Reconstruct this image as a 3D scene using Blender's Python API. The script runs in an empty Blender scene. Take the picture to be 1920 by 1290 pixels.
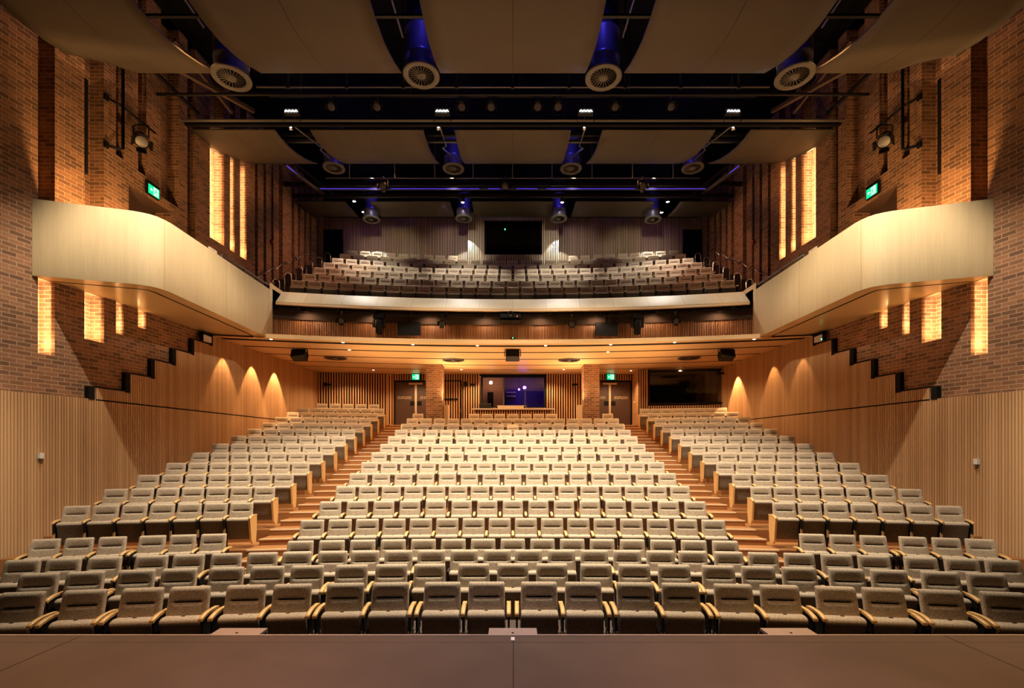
import bpy, bmesh, math, random
from mathutils import Vector, Matrix
random.seed(7)
S = bpy.context.scene
COL = S.collection
PI = math.pi
EYE = 2.65                       # camera height above the stalls floor
AX = 961.5                       # symmetry axis of the room in the photograph
F = 906.7
# ---------------------------------------------------------------- camera
cam = bpy.data.cameras.new('camera')
cam.lens = 17.0; cam.sensor_width = 36.0
cam.shift_y = 0.1021; cam.shift_x = -0.0008
cam.clip_start = 0.05; cam.clip_end = 200
co = bpy.data.objects.new('camera', cam); COL.objects.link(co)
co.location = (0, 0, EYE); co.rotation_euler = (PI/2, 0, 0)
S.camera = co
# ---------------------------------------------------------------- world, exposure
w = bpy.data.worlds.new('world'); S.world = w; w.use_nodes = True
w.node_tree.nodes['Background'].inputs[0].default_value = (0.30, 0.22, 0.16, 1)
w.node_tree.nodes['Background'].inputs[1].default_value = 0.006
S.view_settings.view_transform = 'Standard'; S.view_settings.look = 'None'
S.view_settings.exposure = 0.0; S.view_settings.gamma = 1.0
S.view_settings.use_curve_mapping = False
# ---------------------------------------------------------------- lights
WARM = (1.0, 0.64, 0.32); AMBER = (1.0, 0.55, 0.20); NEUT = (1.0, 0.86, 0.66); COOL = (1.0, 0.93, 0.82); BLUE = (0.12, 0.08, 1.0)
def light(kind, name, loc, energy, color, target=None, angle=60, blend=0.5, radius=0.08):
    d = bpy.data.lights.new(name, kind); d.energy = energy; d.color = color
    d.shadow_soft_size = radius
    o = bpy.data.objects.new(name, d); COL.objects.link(o); o.location = loc
    if kind == 'SPOT':
        d.spot_size = math.radians(angle); d.spot_blend = blend
        v = Vector(target) - Vector(loc)
        o.rotation_euler = v.to_track_quat('-Z', 'Y').to_euler()
    return o
# house lights in the slots between the front acoustic panels, just above the frame
for x, e in ((-6.65, 1750), (-2.2, 3700), (2.2, 3700), (6.65, 1750)):
    light('SPOT', 'house_light', (x, 8.95, EYE+8.25), e, NEUT, (x*0.98, 11.9, 0.5), 100 if abs(x) > 5 else 84, 0.5, 0.05)
for s in (-1, 1):
    for ty, te in ((10.9, 350), (12.2, 1000), (13.7, 1300), (15.3, 1700)):
        light('SPOT', 'gallery_wash_light', (s*-2.2, 9.0, EYE+8.3), te, NEUT, (s*8.0, ty, EYE+4.9), 19, 0.8, 0.05)
    light('SPOT', 'side_wall_fill', (s*2.5, 1.5, EYE+6.0), 4600, NEUT, (s*10.6, 7.2, EYE-0.2), 34, 1.0, 0.1)  # added unseen lamp over the stage, brightens the front side walls
# LED house lights seen between the panels
for x, e, t, c in ((-5.95, 1500, -3.6, 62), (-1.9, 2600, -1.6, 88), (1.9, 2600, 1.6, 88), (5.95, 1500, 3.6, 62)):
    light('SPOT', 'led_house_light', (x, 13.75, EYE+9.55), e, NEUT, (t, 13.6, 1.5), c, 0.6, 0.08)
def arcy(yc, x): return yc - x*x/76.0
# balcony lights
for x in (-6.7, -2.2, 2.2, 6.7):
    light('SPOT', 'balcony_downlight', (x, 20.5, EYE+10.2), 520, COOL, (x*0.95, 19.3, EYE+5.5), 80, 0.5, 0.05)
    light('SPOT', 'rear_downlight', (x*0.98, 22.55, EYE+10.0), 150 if abs(x) < 3 else 330, COOL, (x*0.98, 23.3, EYE+8.2), 88, 0.3, 0.02)
for x in (-6.65, -4.4, -2.2, 0, 2.2, 4.4, 6.65):
    light('SPOT', 'capping_light', (x, 14.4, EYE+9.3), 420, NEUT, (x*1.02, arcy(17.0, x), EYE+4.6), 42, 1.0, 0.08)
for x in (-5.4, -1.8, 1.8, 5.4):
    light('SPOT', 'balcony_row_fill', (x, 18.3, EYE+10.3), 420, COOL, (x, arcy(20.6, x), EYE+6.6), 58, 0.5, 0.05)  # added fill spots to brighten the fronts of the balcony rows
for x in (-6.0, 6.0, -2.6, 2.6):
    light('SPOT', 'rear_wall_fill', (x*0.9, 18.4, EYE+10.35), 360, NEUT, (x, 23.5, EYE+9.3), 48, 0.8, 0.05)  # added fill, lifts the battens of the upper rear wall
for x in (-7.2, -5.0, -3.0, -1.0, 1.0, 3.0, 5.0, 7.2):
    light('SPOT', 'fascia_fill', (x, arcy(17.42, x), EYE+4.72), 26, (1, 0.62, 0.34), (x, arcy(17.9, x), EYE+4.1), 150, 0.7, 0.04)  # added unseen spots brightening the fascia battens
# under-balcony downlights
for x in (-7.5, -4.6, -1.6, 1.6, 4.6, 7.5):
    for y, e in ((17.6, 110), (20.0, 130), (22.3, 200)):
        light('SPOT', 'soffit_downlight', (x, y - x*x/76 + 0.1, EYE+3.52), e, WARM, (x, y - x*x/76 + 0.1, 0), 140, 0.6, 0.05)
# added unseen upward spots that brighten the balcony soffit from below
for x, y, z in ((-2.9, 20.7, 4.7), (2.9, 20.7, 4.7), (-5.0, 18.4, 3.1), (5.0, 18.4, 3.1), (0.0, 18.0, 3.0), (-3.4, 16.0, 2.6), (3.4, 16.0, 2.6)):
    light('SPOT', 'soffit_fill', (x, y, z), 420, (1, 0.62, 0.30), (x*0.7, y-0.2, z+4), 130, 0.9, 0.3)
def wallx(y):
    return (12.32 - 0.214*y) if y < 11.4 else (12.32 - 0.214*11.4) - 0.0547*(y-11.4)
# wall washers on the rear timber walls
for s, ys in ((-1, ((15.9, 170), (17.5, 330), (19.0, 480))), (1, ((15.9, 60), (17.5, 120), (20.0, 560)))):
    for y, e in ys:
        light('SPOT', 'wall_washer_light', (s*(wallx(y)-0.42), y, EYE+3.42), e, (1, 0.58, 0.27), (s*(wallx(y)-0.02), y, EYE+0.4), 58, 0.35, 0.02)
for s in (-1, 1):
    light('SPOT', 'gallery_uplight', (s*9.1, 10.75, EYE+4.7), 300, AMBER, (s*9.9, 11.4, EYE+8.5), 110, 0.7, 0.05)
    light('SPOT', 'gallery_uplight', (s*8.7, 12.4, EYE+4.7), 170, AMBER, (s*9.8, 12.2, EYE+8.5), 110, 0.7, 0.05)
    light('SPOT', 'gallery_wall_light', (s*6.65, 10.4, EYE+9.3), 330, AMBER, (s*10.0, 12.4, EYE+6.5), 80, 0.8, 0.1)
    light('SPOT', 'gallery_wall_light', (s*4.0, 18.6, EYE+10.4), 560, (1, 0.45, 0.24), (s*9.4, 19.0, EYE+7.0), 80, 0.8, 0.1)
    # LED strips inside the lit brick slots above the gallery and the niches below it
    def strip(y0, y1, z0, z1, e, pe):
        ym = (y0+y1)/2; x = s*(wallx(ym)+0.03)
        d = bpy.data.lights.new('slot_strip_light', 'AREA'); d.shape = 'RECTANGLE'; d.size = (y1-y0)*0.5; d.size_y = z1-z0; d.energy = e; d.color = (1, 0.74, 0.38)
        o = bpy.data.objects.new('slot_strip_light', d); COL.objects.link(o); o.location = (x, ym, EYE+(z0+z1)/2)
        o.rotation_euler = (PI/2, 0, -s*PI/2)
        light('POINT', 'slot_uplight', (x+s*0.1, ym, EYE+z0+0.22), pe, (1, 0.68, 0.28), radius=0.04)
    for y0, y1, e, pe in ((15.42, 16.12, 85, 12), (16.42, 16.68, 26, 5), (16.98, 17.35, 42, 7)):
        strip(y0, y1, 6.8, 10.0, e, pe)
    for y0, y1, zb, e, pe in ((10.30, 10.61, 2.1, 20, 7), (11.2, 11.67, 2.6, 17, 7), (12.0, 12.22, 2.92, 6, 3), (12.66, 12.92, 3.2, 5, 2.2)):
        strip(y0, y1, zb, 3.6, e, pe)
# blue working lights in the roof void
for x in (-6.6, -2.2, 2.2, 6.6):
    for y, z, e in ((10.95, 9.75, 9), (17.3, 10.95, 8), (21.2, 10.95, 6)):
        light('POINT', 'blue_work_light', (x*0.92, y, EYE+z), e, BLUE, radius=0.05)
for x in (-7.2, -3.0, 3.0, 7.2):
    light('SPOT', 'violet_light', (x, 21.0, EYE+10.55), 16, (0.45, 0.15, 1.0), (x, 23.4, EYE+10.2), 70, 0.8, 0.05)
# stage work light, dim
for x, c in ((-3.5, (1, 0.55, 0.28)), (0.0, (0.85, 0.62, 0.6)), (3.5, (1, 0.58, 0.26))):
    light('SPOT', 'stage_work_light', (x, 3.0, EYE+8.0), 4200, c, (x, 3.0, 1.0), 40, 0.9, 0.3)

# ================================================================ materials
def newmat(name):
    m = bpy.data.materials.new(name); m.use_nodes = True
    n = m.node_tree; n.nodes.clear()
    out = n.nodes.new('ShaderNodeOutputMaterial'); b = n.nodes.new('ShaderNodeBsdfPrincipled')
    n.links.new(b.outputs[0], out.inputs[0])
    return m, n, b
def flat(name, c, rough=0.6, metal=0.0, noise=0.08, scale=12.0, spec=0.5):
    m, n, b = newmat(name)
    tc = n.nodes.new('ShaderNodeTexCoord'); nz = n.nodes.new('ShaderNodeTexNoise'); nz.inputs['Scale'].default_value = scale
    mx = n.nodes.new('ShaderNodeMix'); mx.data_type = 'RGBA'
    mx.inputs[6].default_value = tuple(v*(1-noise) for v in c)+(1,); mx.inputs[7].default_value = tuple(min(1, v*(1+noise)) for v in c)+(1,)
    n.links.new(tc.outputs['Object'], nz.inputs['Vector']); n.links.new(nz.outputs[0], mx.inputs[0]); n.links.new(mx.outputs[2], b.inputs['Base Color'])
    b.inputs['Roughness'].default_value = rough; b.inputs['Metallic'].default_value = metal
    b.inputs['Specular IOR Level'].default_value = spec
    return m
def emis(name, c, e):
    m, n, b = newmat(name)
    b.inputs['Base Color'].default_value = c+(1,); b.inputs['Emission Color'].default_value = c+(1,); b.inputs['Emission Strength'].default_value = e
    return m
def wood(name, c1, c2, pitch=0.055, rough=0.45, dark_line=0.0, grain=0.25, per_board=True):
    """veneer or battens; boards change tone along UV.x every <pitch> metres, grain runs along UV.y"""
    m, n, b = newmat(name)
    uv = n.nodes.new('ShaderNodeUVMap'); sep = n.nodes.new('ShaderNodeSeparateXYZ'); n.links.new(uv.outputs[0], sep.inputs[0])
    dv = n.nodes.new('ShaderNodeMath'); dv.operation = 'DIVIDE'; dv.inputs[1].default_value = pitch; n.links.new(sep.outputs[0], dv.inputs[0])
    fl = n.nodes.new('ShaderNodeMath'); fl.operation = 'FLOOR'; n.links.new(dv.outputs[0], fl.inputs[0])
    wn = n.nodes.new('ShaderNodeTexWhiteNoise'); wn.noise_dimensions = '1D'; n.links.new(fl.outputs[0], wn.inputs['W'])
    mp = n.nodes.new('ShaderNodeMapping'); mp.inputs['Scale'].default_value = (60, 1.6, 1); n.links.new(uv.outputs[0], mp.inputs[0])
    nz = n.nodes.new('ShaderNodeTexNoise'); nz.inputs['Scale'].default_value = 1.0; nz.inputs['Detail'].default_value = 4; n.links.new(mp.outputs[0], nz.inputs['Vector'])
    a = n.nodes.new('ShaderNodeMath'); a.operation = 'MULTIPLY'; a.inputs[1].default_value = (1.0-grain) if per_board else 0.15; n.links.new(wn.outputs[0], a.inputs[0])
    a2 = n.nodes.new('ShaderNodeMath'); a2.operation = 'MULTIPLY_ADD'; a2.inputs[1].default_value = grain*1.4; n.links.new(nz.outputs[0], a2.inputs[0]); n.links.new(a.outputs[0], a2.inputs[2])
    mx = n.nodes.new('ShaderNodeMix'); mx.data_type = 'RGBA'; mx.inputs[6].default_value = c1+(1,); mx.inputs[7].default_value = c2+(1,)
    n.links.new(a2.outputs[0], mx.inputs[0])
    outc = mx.outputs[2]
    if dark_line:
        d2 = n.nodes.new('ShaderNodeMath'); d2.operation = 'DIVIDE'; d2.inputs[1].default_value = dark_line; n.links.new(sep.outputs[0], d2.inputs[0])
        fr = n.nodes.new('ShaderNodeMath'); fr.operation = 'FRACT'; n.links.new(d2.outputs[0], fr.inputs[0])
        lt = n.nodes.new('ShaderNodeMath'); lt.operation = 'LESS_THAN'; lt.inputs[1].default_value = 0.008/dark_line; n.links.new(fr.outputs[0], lt.inputs[0])
        m2 = n.nodes.new('ShaderNodeMix'); m2.data_type = 'RGBA'; n.links.new(lt.outputs[0], m2.inputs[0]); n.links.new(outc, m2.inputs[6]); m2.inputs[7].default_value = tuple(v*0.45 for v in c1)+(1,)
        outc = m2.outputs[2]
    n.links.new(outc, b.inputs['Base Color']); b.inputs['Roughness'].default_value = rough
    return m
def brick(name, c1, c2, mort):
    m, n, b = newmat(name)
    uv = n.nodes.new('ShaderNodeUVMap')
    bt = n.nodes.new('ShaderNodeTexBrick'); n.links.new(uv.outputs[0], bt.inputs['Vector'])
    bt.inputs['Scale'].default_value = 1.0; bt.inputs['Brick Width'].default_value = 0.25; bt.inputs['Row Height'].default_value = 0.09
    bt.inputs['Mortar Size'].default_value = 0.009; bt.inputs['Mortar Smooth'].default_value = 0.3; bt.inputs['Bias'].default_value = -0.05
    bt.inputs['Color1'].default_value = c1+(1,); bt.inputs['Color2'].default_value = c2+(1,); bt.inputs['Mortar'].default_value = mort+(1,)
    nz = n.nodes.new('ShaderNodeTexNoise'); nz.inputs['Scale'].default_value = 1.1; nz.inputs['Detail'].default_value = 6; n.links.new(uv.outputs[0], nz.inputs['Vector'])
    hs = n.nodes.new('ShaderNodeHueSaturation'); n.links.new(bt.outputs['Color'], hs.inputs['Color'])
    mr = n.nodes.new('ShaderNodeMapRange'); mr.inputs['To Min'].default_value = 0.55; mr.inputs['To Max'].default_value = 1.45; n.links.new(nz.outputs[0], mr.inputs[0]); n.links.new(mr.outputs[0], hs.inputs['Value'])
    n.links.new(hs.outputs[0], b.inputs['Base Color']); b.inputs['Roughness'].default_value = 0.8
    bp = n.nodes.new('ShaderNodeBump'); bp.invert = True; bp.inputs['Strength'].default_value = 0.9; bp.inputs['Distance'].default_value = 0.012
    n.links.new(bt.outputs['Fac'], bp.inputs['Height']); n.links.new(bp.outputs[0], b.inputs['Normal'])
    return m
def fabric(name, c):
    m, n, b = newmat(name)
    tc = n.nodes.new('ShaderNodeTexCoord'); nz = n.nodes.new('ShaderNodeTexNoise'); nz.inputs['Scale'].default_value = 95; nz.inputs['Detail'].default_value = 3
    n.links.new(tc.outputs['Object'], nz.inputs['Vector'])
    cr = n.nodes.new('ShaderNodeValToRGB'); cr.color_ramp.elements[0].position = 0.36; cr.color_ramp.elements[1].position = 0.66
    cr.color_ramp.elements[0].color = tuple(v*0.62 for v in c)+(1,); cr.color_ramp.elements[1].color = tuple(v*1.35 for v in c)+(1,)
    n.links.new(nz.outputs[0], cr.inputs[0]); n.links.new(cr.outputs[0], b.inputs['Base Color'])
    b.inputs['Roughness'].default_value = 0.95; b.inputs['Specular IOR Level'].default_value = 0.15
    b.inputs['Sheen Weight'].default_value = 0.15
    return m
M = dict(
    brick=brick('brick', (0.36, 0.17, 0.085), (0.15, 0.075, 0.042), (0.52, 0.34, 0.20)),
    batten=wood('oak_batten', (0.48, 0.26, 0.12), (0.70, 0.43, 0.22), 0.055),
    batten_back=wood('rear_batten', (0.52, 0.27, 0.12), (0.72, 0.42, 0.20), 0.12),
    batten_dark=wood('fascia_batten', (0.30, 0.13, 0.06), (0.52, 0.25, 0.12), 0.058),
    veneer=wood('parapet_veneer', (0.50, 0.36, 0.19), (0.70, 0.54, 0.32), 0.09, 0.75, dark_line=2.4, grain=0.6, per_board=False),
    capping=wood('capping_veneer', (0.66, 0.51, 0.33), (0.80, 0.66, 0.46), 0.6, 0.5, dark_line=1.2, grain=0.3),
    soffit=wood('soffit_veneer', (0.66, 0.40, 0.18), (0.76, 0.49, 0.24), 2.4, 0.4, dark_line=0, grain=0.3),
    gsoffit=wood('gallery_soffit', (0.66, 0.44, 0.20), (0.76, 0.54, 0.28), 2.4, 0.25, dark_line=0, grain=0.3),
    tread=wood('stair_timber', (0.27, 0.105, 0.03), (0.38, 0.165, 0.055), 0.14, 0.4, grain=0.5),
    nosing=flat('stair_nosing', (0.80, 0.60, 0.38), 0.4),
    armwood=wood('arm_wood', (0.70, 0.40, 0.14), (0.80, 0.50, 0.20), 0.5, 0.35, grain=0.4),
    fabric=fabric('seat_fabric', (0.50, 0.395, 0.285)),
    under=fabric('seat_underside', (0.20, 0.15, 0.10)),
    black=flat('black_paint', (0.010, 0.009, 0.009), 0.7, spec=0.15),
    dark=flat('dark_steel', (0.018, 0.015, 0.014), 0.5, spec=0.2),
    steel=flat('grey_steel', (0.16, 0.15, 0.14), 0.45, 0.5),
    chrome=flat('brushed_metal', (0.70, 0.64, 0.55), 0.25, 1.0),
    stage=flat('stage_board', (0.075, 0.050, 0.040), 0.5, noise=0.25, scale=2.2),
    stagetrim=flat('stage_nosing', (0.35, 0.28, 0.24), 0.4),
    carpet=flat('auditorium_floor', (0.05, 0.03, 0.022), 0.9),
    cloud=flat('acoustic_panel', (0.082, 0.061, 0.040), 0.65, noise=0.22, scale=0.9),
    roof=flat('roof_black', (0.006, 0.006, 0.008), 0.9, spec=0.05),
    diff=flat('diffuser_grey', (0.13, 0.112, 0.092), 0.5),
    duct=flat('galvanised_duct', (0.13, 0.13, 0.20), 0.35, 0.6),
    door=flat('brown_door', (0.085, 0.045, 0.03), 0.5),
    white=flat('white_plastic', (0.80, 0.78, 0.74), 0.5),
    glass=None,
    led=emis('led_cell', (1.0, 0.95, 0.88), 40.0),
    lamp=emis('lamp_lens', (1.0, 0.96, 0.90), 30.0),
    down=emis('downlight_lens', (1.0, 0.86, 0.62), 3.0),
    green=emis('exit_green', (0.0, 0.55, 0.25), 1.4),
    gwhite=emis('exit_white', (0.55, 1.0, 0.70), 1.2),
    gled=emis('green_led', (0.05, 1.0, 0.25), 8.0),
    violet=emis('violet_lamp', (0.25, 0.08, 1.0), 25.0),
)
def glassmat(name, tint, rough=0.02):
    m, n, b = newmat(name)
    b.inputs['Base Color'].default_value = tint+(1,); b.inputs['Roughness'].default_value = rough
    b.inputs['Transmission Weight'].default_value = 1.0; b.inputs['IOR'].default_value = 1.45
    return m
M['glass'] = glassmat('window_glass', (0.75, 0.75, 0.80))

# ================================================================ mesh builder
class MB:
    def __init__(s): s.v = []; s.f = []; s.uv = []; s.mi = []; s.sm = []
    def face(s, pts, uvs=None, mi=0, smooth=False):
        i = len(s.v); s.v += [tuple(p) for p in pts]; s.f.append(tuple(range(i, i+len(pts))))
        s.uv.append(uvs if uvs else [(0, 0)]*len(pts)); s.mi.append(mi); s.sm.append(smooth)
    def box(s, x0, x1, y0, y1, z0, z1, mi=0, M4=None, vert=True):
        c = [(x0,y0,z0),(x1,y0,z0),(x1,y1,z0),(x0,y1,z0),(x0,y0,z1),(x1,y0,z1),(x1,y1,z1),(x0,y1,z1)]
        if M4 is not None: c = [tuple(M4 @ Vector(p)) for p in c]
        for q in ((0,3,2,1),(4,5,6,7),(0,1,5,4),(1,2,6,5),(2,3,7,6),(3,0,4,7)):
            P = [c[k] for k in q]
            ax = [max(p[k] for p in P)-min(p[k] for p in P) for k in range(3)]
            if ax[2] < 1e-6: uv = [(p[0], p[1]) for p in P]
            elif ax[0] > ax[1]: uv = [(p[0], p[2]) for p in P]
            else: uv = [(p[1], p[2]) for p in P]
            s.face(P, uv, mi)
    def wquad(s, a, b, z0, z1, u0=0.0, mi=0, z0b=None, z1b=None):
        """vertical quad between plan points a and b"""
        L = math.dist(a, b); z0b = z0 if z0b is None else z0b; z1b = z1 if z1b is None else z1b
        s.face([(a[0],a[1],z0),(b[0],b[1],z0b),(b[0],b[1],z1b),(a[0],a[1],z1)], [(u0,z0),(u0+L,z0b),(u0+L,z1b),(u0,z1)], mi)
        return u0+L
    def prism(s, poly, z0, z1, mi=0, smooth=False):
        n = len(poly)
        s.face([(p[0],p[1],z1) for p in poly], [(p[0],p[1]) for p in poly], mi)
        s.face([(p[0],p[1],z0) for p in reversed(poly)], [(p[0],p[1]) for p in reversed(poly)], mi)
        u = 0
        for i in range(n):
            a, b = poly[i], poly[(i+1) % n]; u = s.wquad(a, b, z0, z1, u, mi)
    def tube(s, pts, r, n=8, mi=0, cap=True):
        pts = [Vector(p) for p in pts]; rings = []
        for i, p in enumerate(pts):
            d = (pts[min(i+1, len(pts)-1)] - pts[max(i-1, 0)]).normalized()
            up = Vector((0,0,1)) if abs(d.z) < 0.95 else Vector((1,0,0))
            a = d.cross(up).normalized(); b = a.cross(d)
            rr = r[i] if isinstance(r, (list, tuple)) else r
            rings.append([p + rr*(math.cos(2*PI*k/n)*a + math.sin(2*PI*k/n)*b) for k in range(n)])
        for i in range(len(rings)-1):
            for k in range(n):
                k2 = (k+1) % n; s.face([rings[i][k], rings[i][k2], rings[i+1][k2], rings[i+1][k]], None, mi, True)
        if cap:
            s.face(rings[0][::-1], None, mi); s.face(rings[-1], None, mi)
    def lathe(s, prof, n=24, M4=None, mi=0, smooth=True):
        R = [[Vector((r*math.cos(2*PI*k/n), r*math.sin(2*PI*k/n), z)) for k in range(n)] for r, z in prof]
        if M4 is not None: R = [[M4 @ p for p in q] for q in R]
        for i in range(len(R)-1):
            for k in range(n):
                k2 = (k+1) % n; s.face([R[i][k], R[i][k2], R[i+1][k2], R[i+1][k]], None, mi, smooth)
    def append(s, o, M4):
        i = len(s.v); s.v += [tuple(M4 @ Vector(p)) for p in o.v]
        s.f += [tuple(k+i for k in f) for f in o.f]; s.uv += o.uv; s.mi += o.mi; s.sm += o.sm
    def mesh(s, name, mats):
        me = bpy.data.meshes.new(name); me.from_pydata(s.v, [], s.f)
        for m in (mats if isinstance(mats, (list, tuple)) else [mats]): me.materials.append(m)
        ul = me.uv_layers.new(name='UVMap'); flatuv = []
        for q in s.uv:
            for c in q: flatuv += [c[0], c[1]]
        ul.data.foreach_set('uv', flatuv)
        me.polygons.foreach_set('material_index', s.mi); me.polygons.foreach_set('use_smooth', s.sm)
        bm = bmesh.new(); bm.from_mesh(me); bmesh.ops.remove_doubles(bm, verts=bm.verts, dist=1e-5)
        bmesh.ops.recalc_face_normals(bm, faces=bm.faces) if getattr(s, 'recalc', True) else None
        bm.to_mesh(me); bm.free(); me.update()
        return me
    def build(s, name, mats, parent=None, loc=None, rz=0):
        o = bpy.data.objects.new(name, s.mesh(name, mats)); COL.objects.link(o)
        if parent is not None: o.parent = parent
        if loc is not None: o.location = loc
        o.rotation_euler.z = rz
        return o
def tag(o, label, cat, group=None, kind=None):
    o['label'] = label; o['category'] = cat
    if group: o['group'] = group
    if kind: o['kind'] = kind
    return o
def struct(o, label=None):
    o['kind'] = 'structure'
    if label: o['label'] = label
    return o
def empty(name, loc, rz=0):
    o = bpy.data.objects.new(name, None); COL.objects.link(o); o.location = loc; o.rotation_euler.z = rz
    o.empty_display_size = 0.1
    return o
def arc(yc, x): return yc - x*x/76.0
def solve(px, yc):
    x = 0.0; k = (px-AX)/F
    for _ in range(20): x = k*arc(yc, x)
    return x
def side_name(s): return 'left' if s < 0 else 'right'

# ================================================================ stage
b = MB(); b.box(-13, 13, -3, 4.11, 0.9, 1.0)
b.box(-13, 13, 4.114, 4.262, 0.9, 1.0)
o = struct(b.build('floor_stage', [M['stage']]), 'dark brown boarded stage floor across the bottom')
b = MB()
b.box(-13, 13, 4.262, 4.285, 0.86, 1.004)
for x in (-3.8, 0.004, 3.8): b.box(x-0.003, x+0.003, -3, 4.26, 0.99, 1.0012, 1)
struct(b.build('trim_1', [M['stagetrim'], M['black']]))
b = MB(); b.box(-13, 13, 4.18, 4.26, 0, 0.9); struct(b.build('wall_stage_front', M['black']))
b = MB(); b.box(-0.016, 0.016, 4.155, 4.225, 1.001, 1.004); tag(b.build('tape_mark', M['white']), 'small white centre mark taped at the stage edge', 'tape mark')
for x, lab in ((-2.5, 'grey plate box at stage edge left of centre'), (0.0, 'grey plate box at stage edge in the centre'), (2.52, 'grey plate box at stage edge right of centre')):
    e = empty('stage_edge_box', (x, 4.38, 0)); tag(e, lab, 'box', 'plate boxes along the stage edge')
    b = MB(); b.box(-0.21, 0.21, -0.09, 0.11, 0.0, 0.955); b.build('body', M['black'], e)
    b = MB(); b.box(-0.22, 0.22, -0.095, 0.12, 0.955, 0.98); b.build('lid', M['stagetrim'], e)
    b = MB(); b.lathe([(0, 0.983), (0.011, 0.983), (0.012, 0.98)], 12); b.build('cable_hole', M['black'], e)

# ================================================================ stalls floor and tiers
ROWS = 'ABCDEFGHIJKLMNOPQR'
YC = {r: 6.2+0.98*i for i, r in enumerate(ROWS)}
ZF = {r: 0.0 for r in 'ABCD'}
for i, r in enumerate('EFGHIJKLMNOPQR'): ZF[r] = 0.245+0.267*i
NOSE = 0.52
def tier(b, yc0, yc1, z, zb, x0, x1, n=14, mi=0):
    xs = [x0+(x1-x0)*i/n for i in range(n+1)]
    for a, c in zip(xs, xs[1:]):
        f0, f1, g0, g1 = arc(yc0, a), arc(yc0, c), arc(yc1, a), arc(yc1, c)
        b.face([(a,f0,z),(c,f1,z),(c,g1,z),(a,g0,z)], [(f0,a),(f1,c),(g1,c),(g0,a)], mi)
        b.face([(a,f0,zb),(c,f1,zb),(c,f1,z),(a,f0,z)], [(zb,a),(zb,c),(z,c),(z,a)], mi)
    for x in (x0, x1):
        b.face([(x,arc(yc0,x),zb),(x,arc(yc1,x),zb),(x,arc(yc1,x),z),(x,arc(yc0,x),z)], None, mi)
b = MB(); b.box(-12.5, 12.5, 4.26, 24, -0.1, 0.0)
struct(b.build('floor_stalls', M['carpet']))
b = MB()
order = 'EFGHIJKLMNOPQR'
for i, r in enumerate(order):
    y0 = YC[r]-NOSE; y1 = (YC[order[i+1]]-NOSE) if r != 'R' else 24.2
    if r == 'E': tier(b, y0, y1+0.3, ZF[r], 0, -5.6, 5.6)
    elif r in 'QR':
        for s in (-1, 1):
            tier(b, y0, y1, ZF[r], ZF['P'], s*3.95, s*9.75, 8)
    else: tier(b, y0, y1 if r != 'P' else 24.2, ZF[r], ZF[r]-0.3 if r != 'F' else 0.0, -9.95, 9.95)
o = b.build('floor_tiers', [M['tread']]); struct(o, 'stepped brown timber seating tiers')
b = MB(); nb = MB()
def nose(bb, yc, z, x0, x1):
    xs = [x0+(x1-x0)*i/4 for i in range(5)]
    for a, c in zip(xs, xs[1:]):
        P = [(a,arc(yc,a)-0.012), (c,arc(yc,c)-0.012), (c,arc(yc,c)+0.035), (a,arc(yc,a)+0.035)]
        bb.prism(P, z-0.022, z+0.006)
for i, r in enumerate(order):
    y0 = YC[r]-NOSE
    for s in (-1, 1):
        xa, xb = s*4.42, s*5.60
        if xa > xb: xa, xb = xb, xa
        nose(nb, y0, ZF[r], xa, xb)
        if r == 'E': continue
        zp = ZF[order[i-1]]; zh = (zp+ZF[r])/2
        tier(b, y0-0.47, y0+0.01, zh, zp, xa, xb, 4); nose(nb, y0-0.47, zh, xa, xb)
struct(b.build('floor_aisle_steps', M['tread']), 'brown timber half steps in both aisles')
struct(nb.build('trim_2', M['nosing']), 'pale nosings on the aisle steps')

# ================================================================ side walls (brick) with slots
G0, G1 = EYE+3.65, EYE+4.5           # gallery soffit, gallery floor
TOPZ = EYE+12.2
# (y0, y1, [(z0, z1), ...]) recessed ranges
SL = [(10.30, 10.61, [(EYE+2.03, G0), (G1, TOPZ)]), (11.20, 11.67, [(EYE+2.54, G0), (G1, TOPZ)]),
      (12.00, 12.22, [(EYE+2.86, G0), (EYE+7.3, TOPZ)]), (12.66, 12.92, [(EYE+3.18, G0), (EYE+7.27, TOPZ)]),
      (13.43, 14.10, [(EYE+7.0, TOPZ)]), (14.44, 14.77, [(G1, TOPZ)]),
      (15.42, 16.12, [(EYE+6.75, TOPZ)]), (16.42, 16.68, [(EYE+6.75, TOPZ)]), (16.98, 17.35, [(EYE+6.75, TOPZ)])]
for a, c in ((17.87,18.04),(18.42,18.6),(18.97,19.12),(19.51,19.8),(20.5,20.74),(21.05,21.24),(21.59,21.78),(22.1,22.3),(22.8,23.05)):
    SL.append((a, c, [(G1, TOPZ)]))
DEP = 0.34
def wallpt(s, y, off=0.0):
    return (s*(wallx(y)+off), y)
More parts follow.
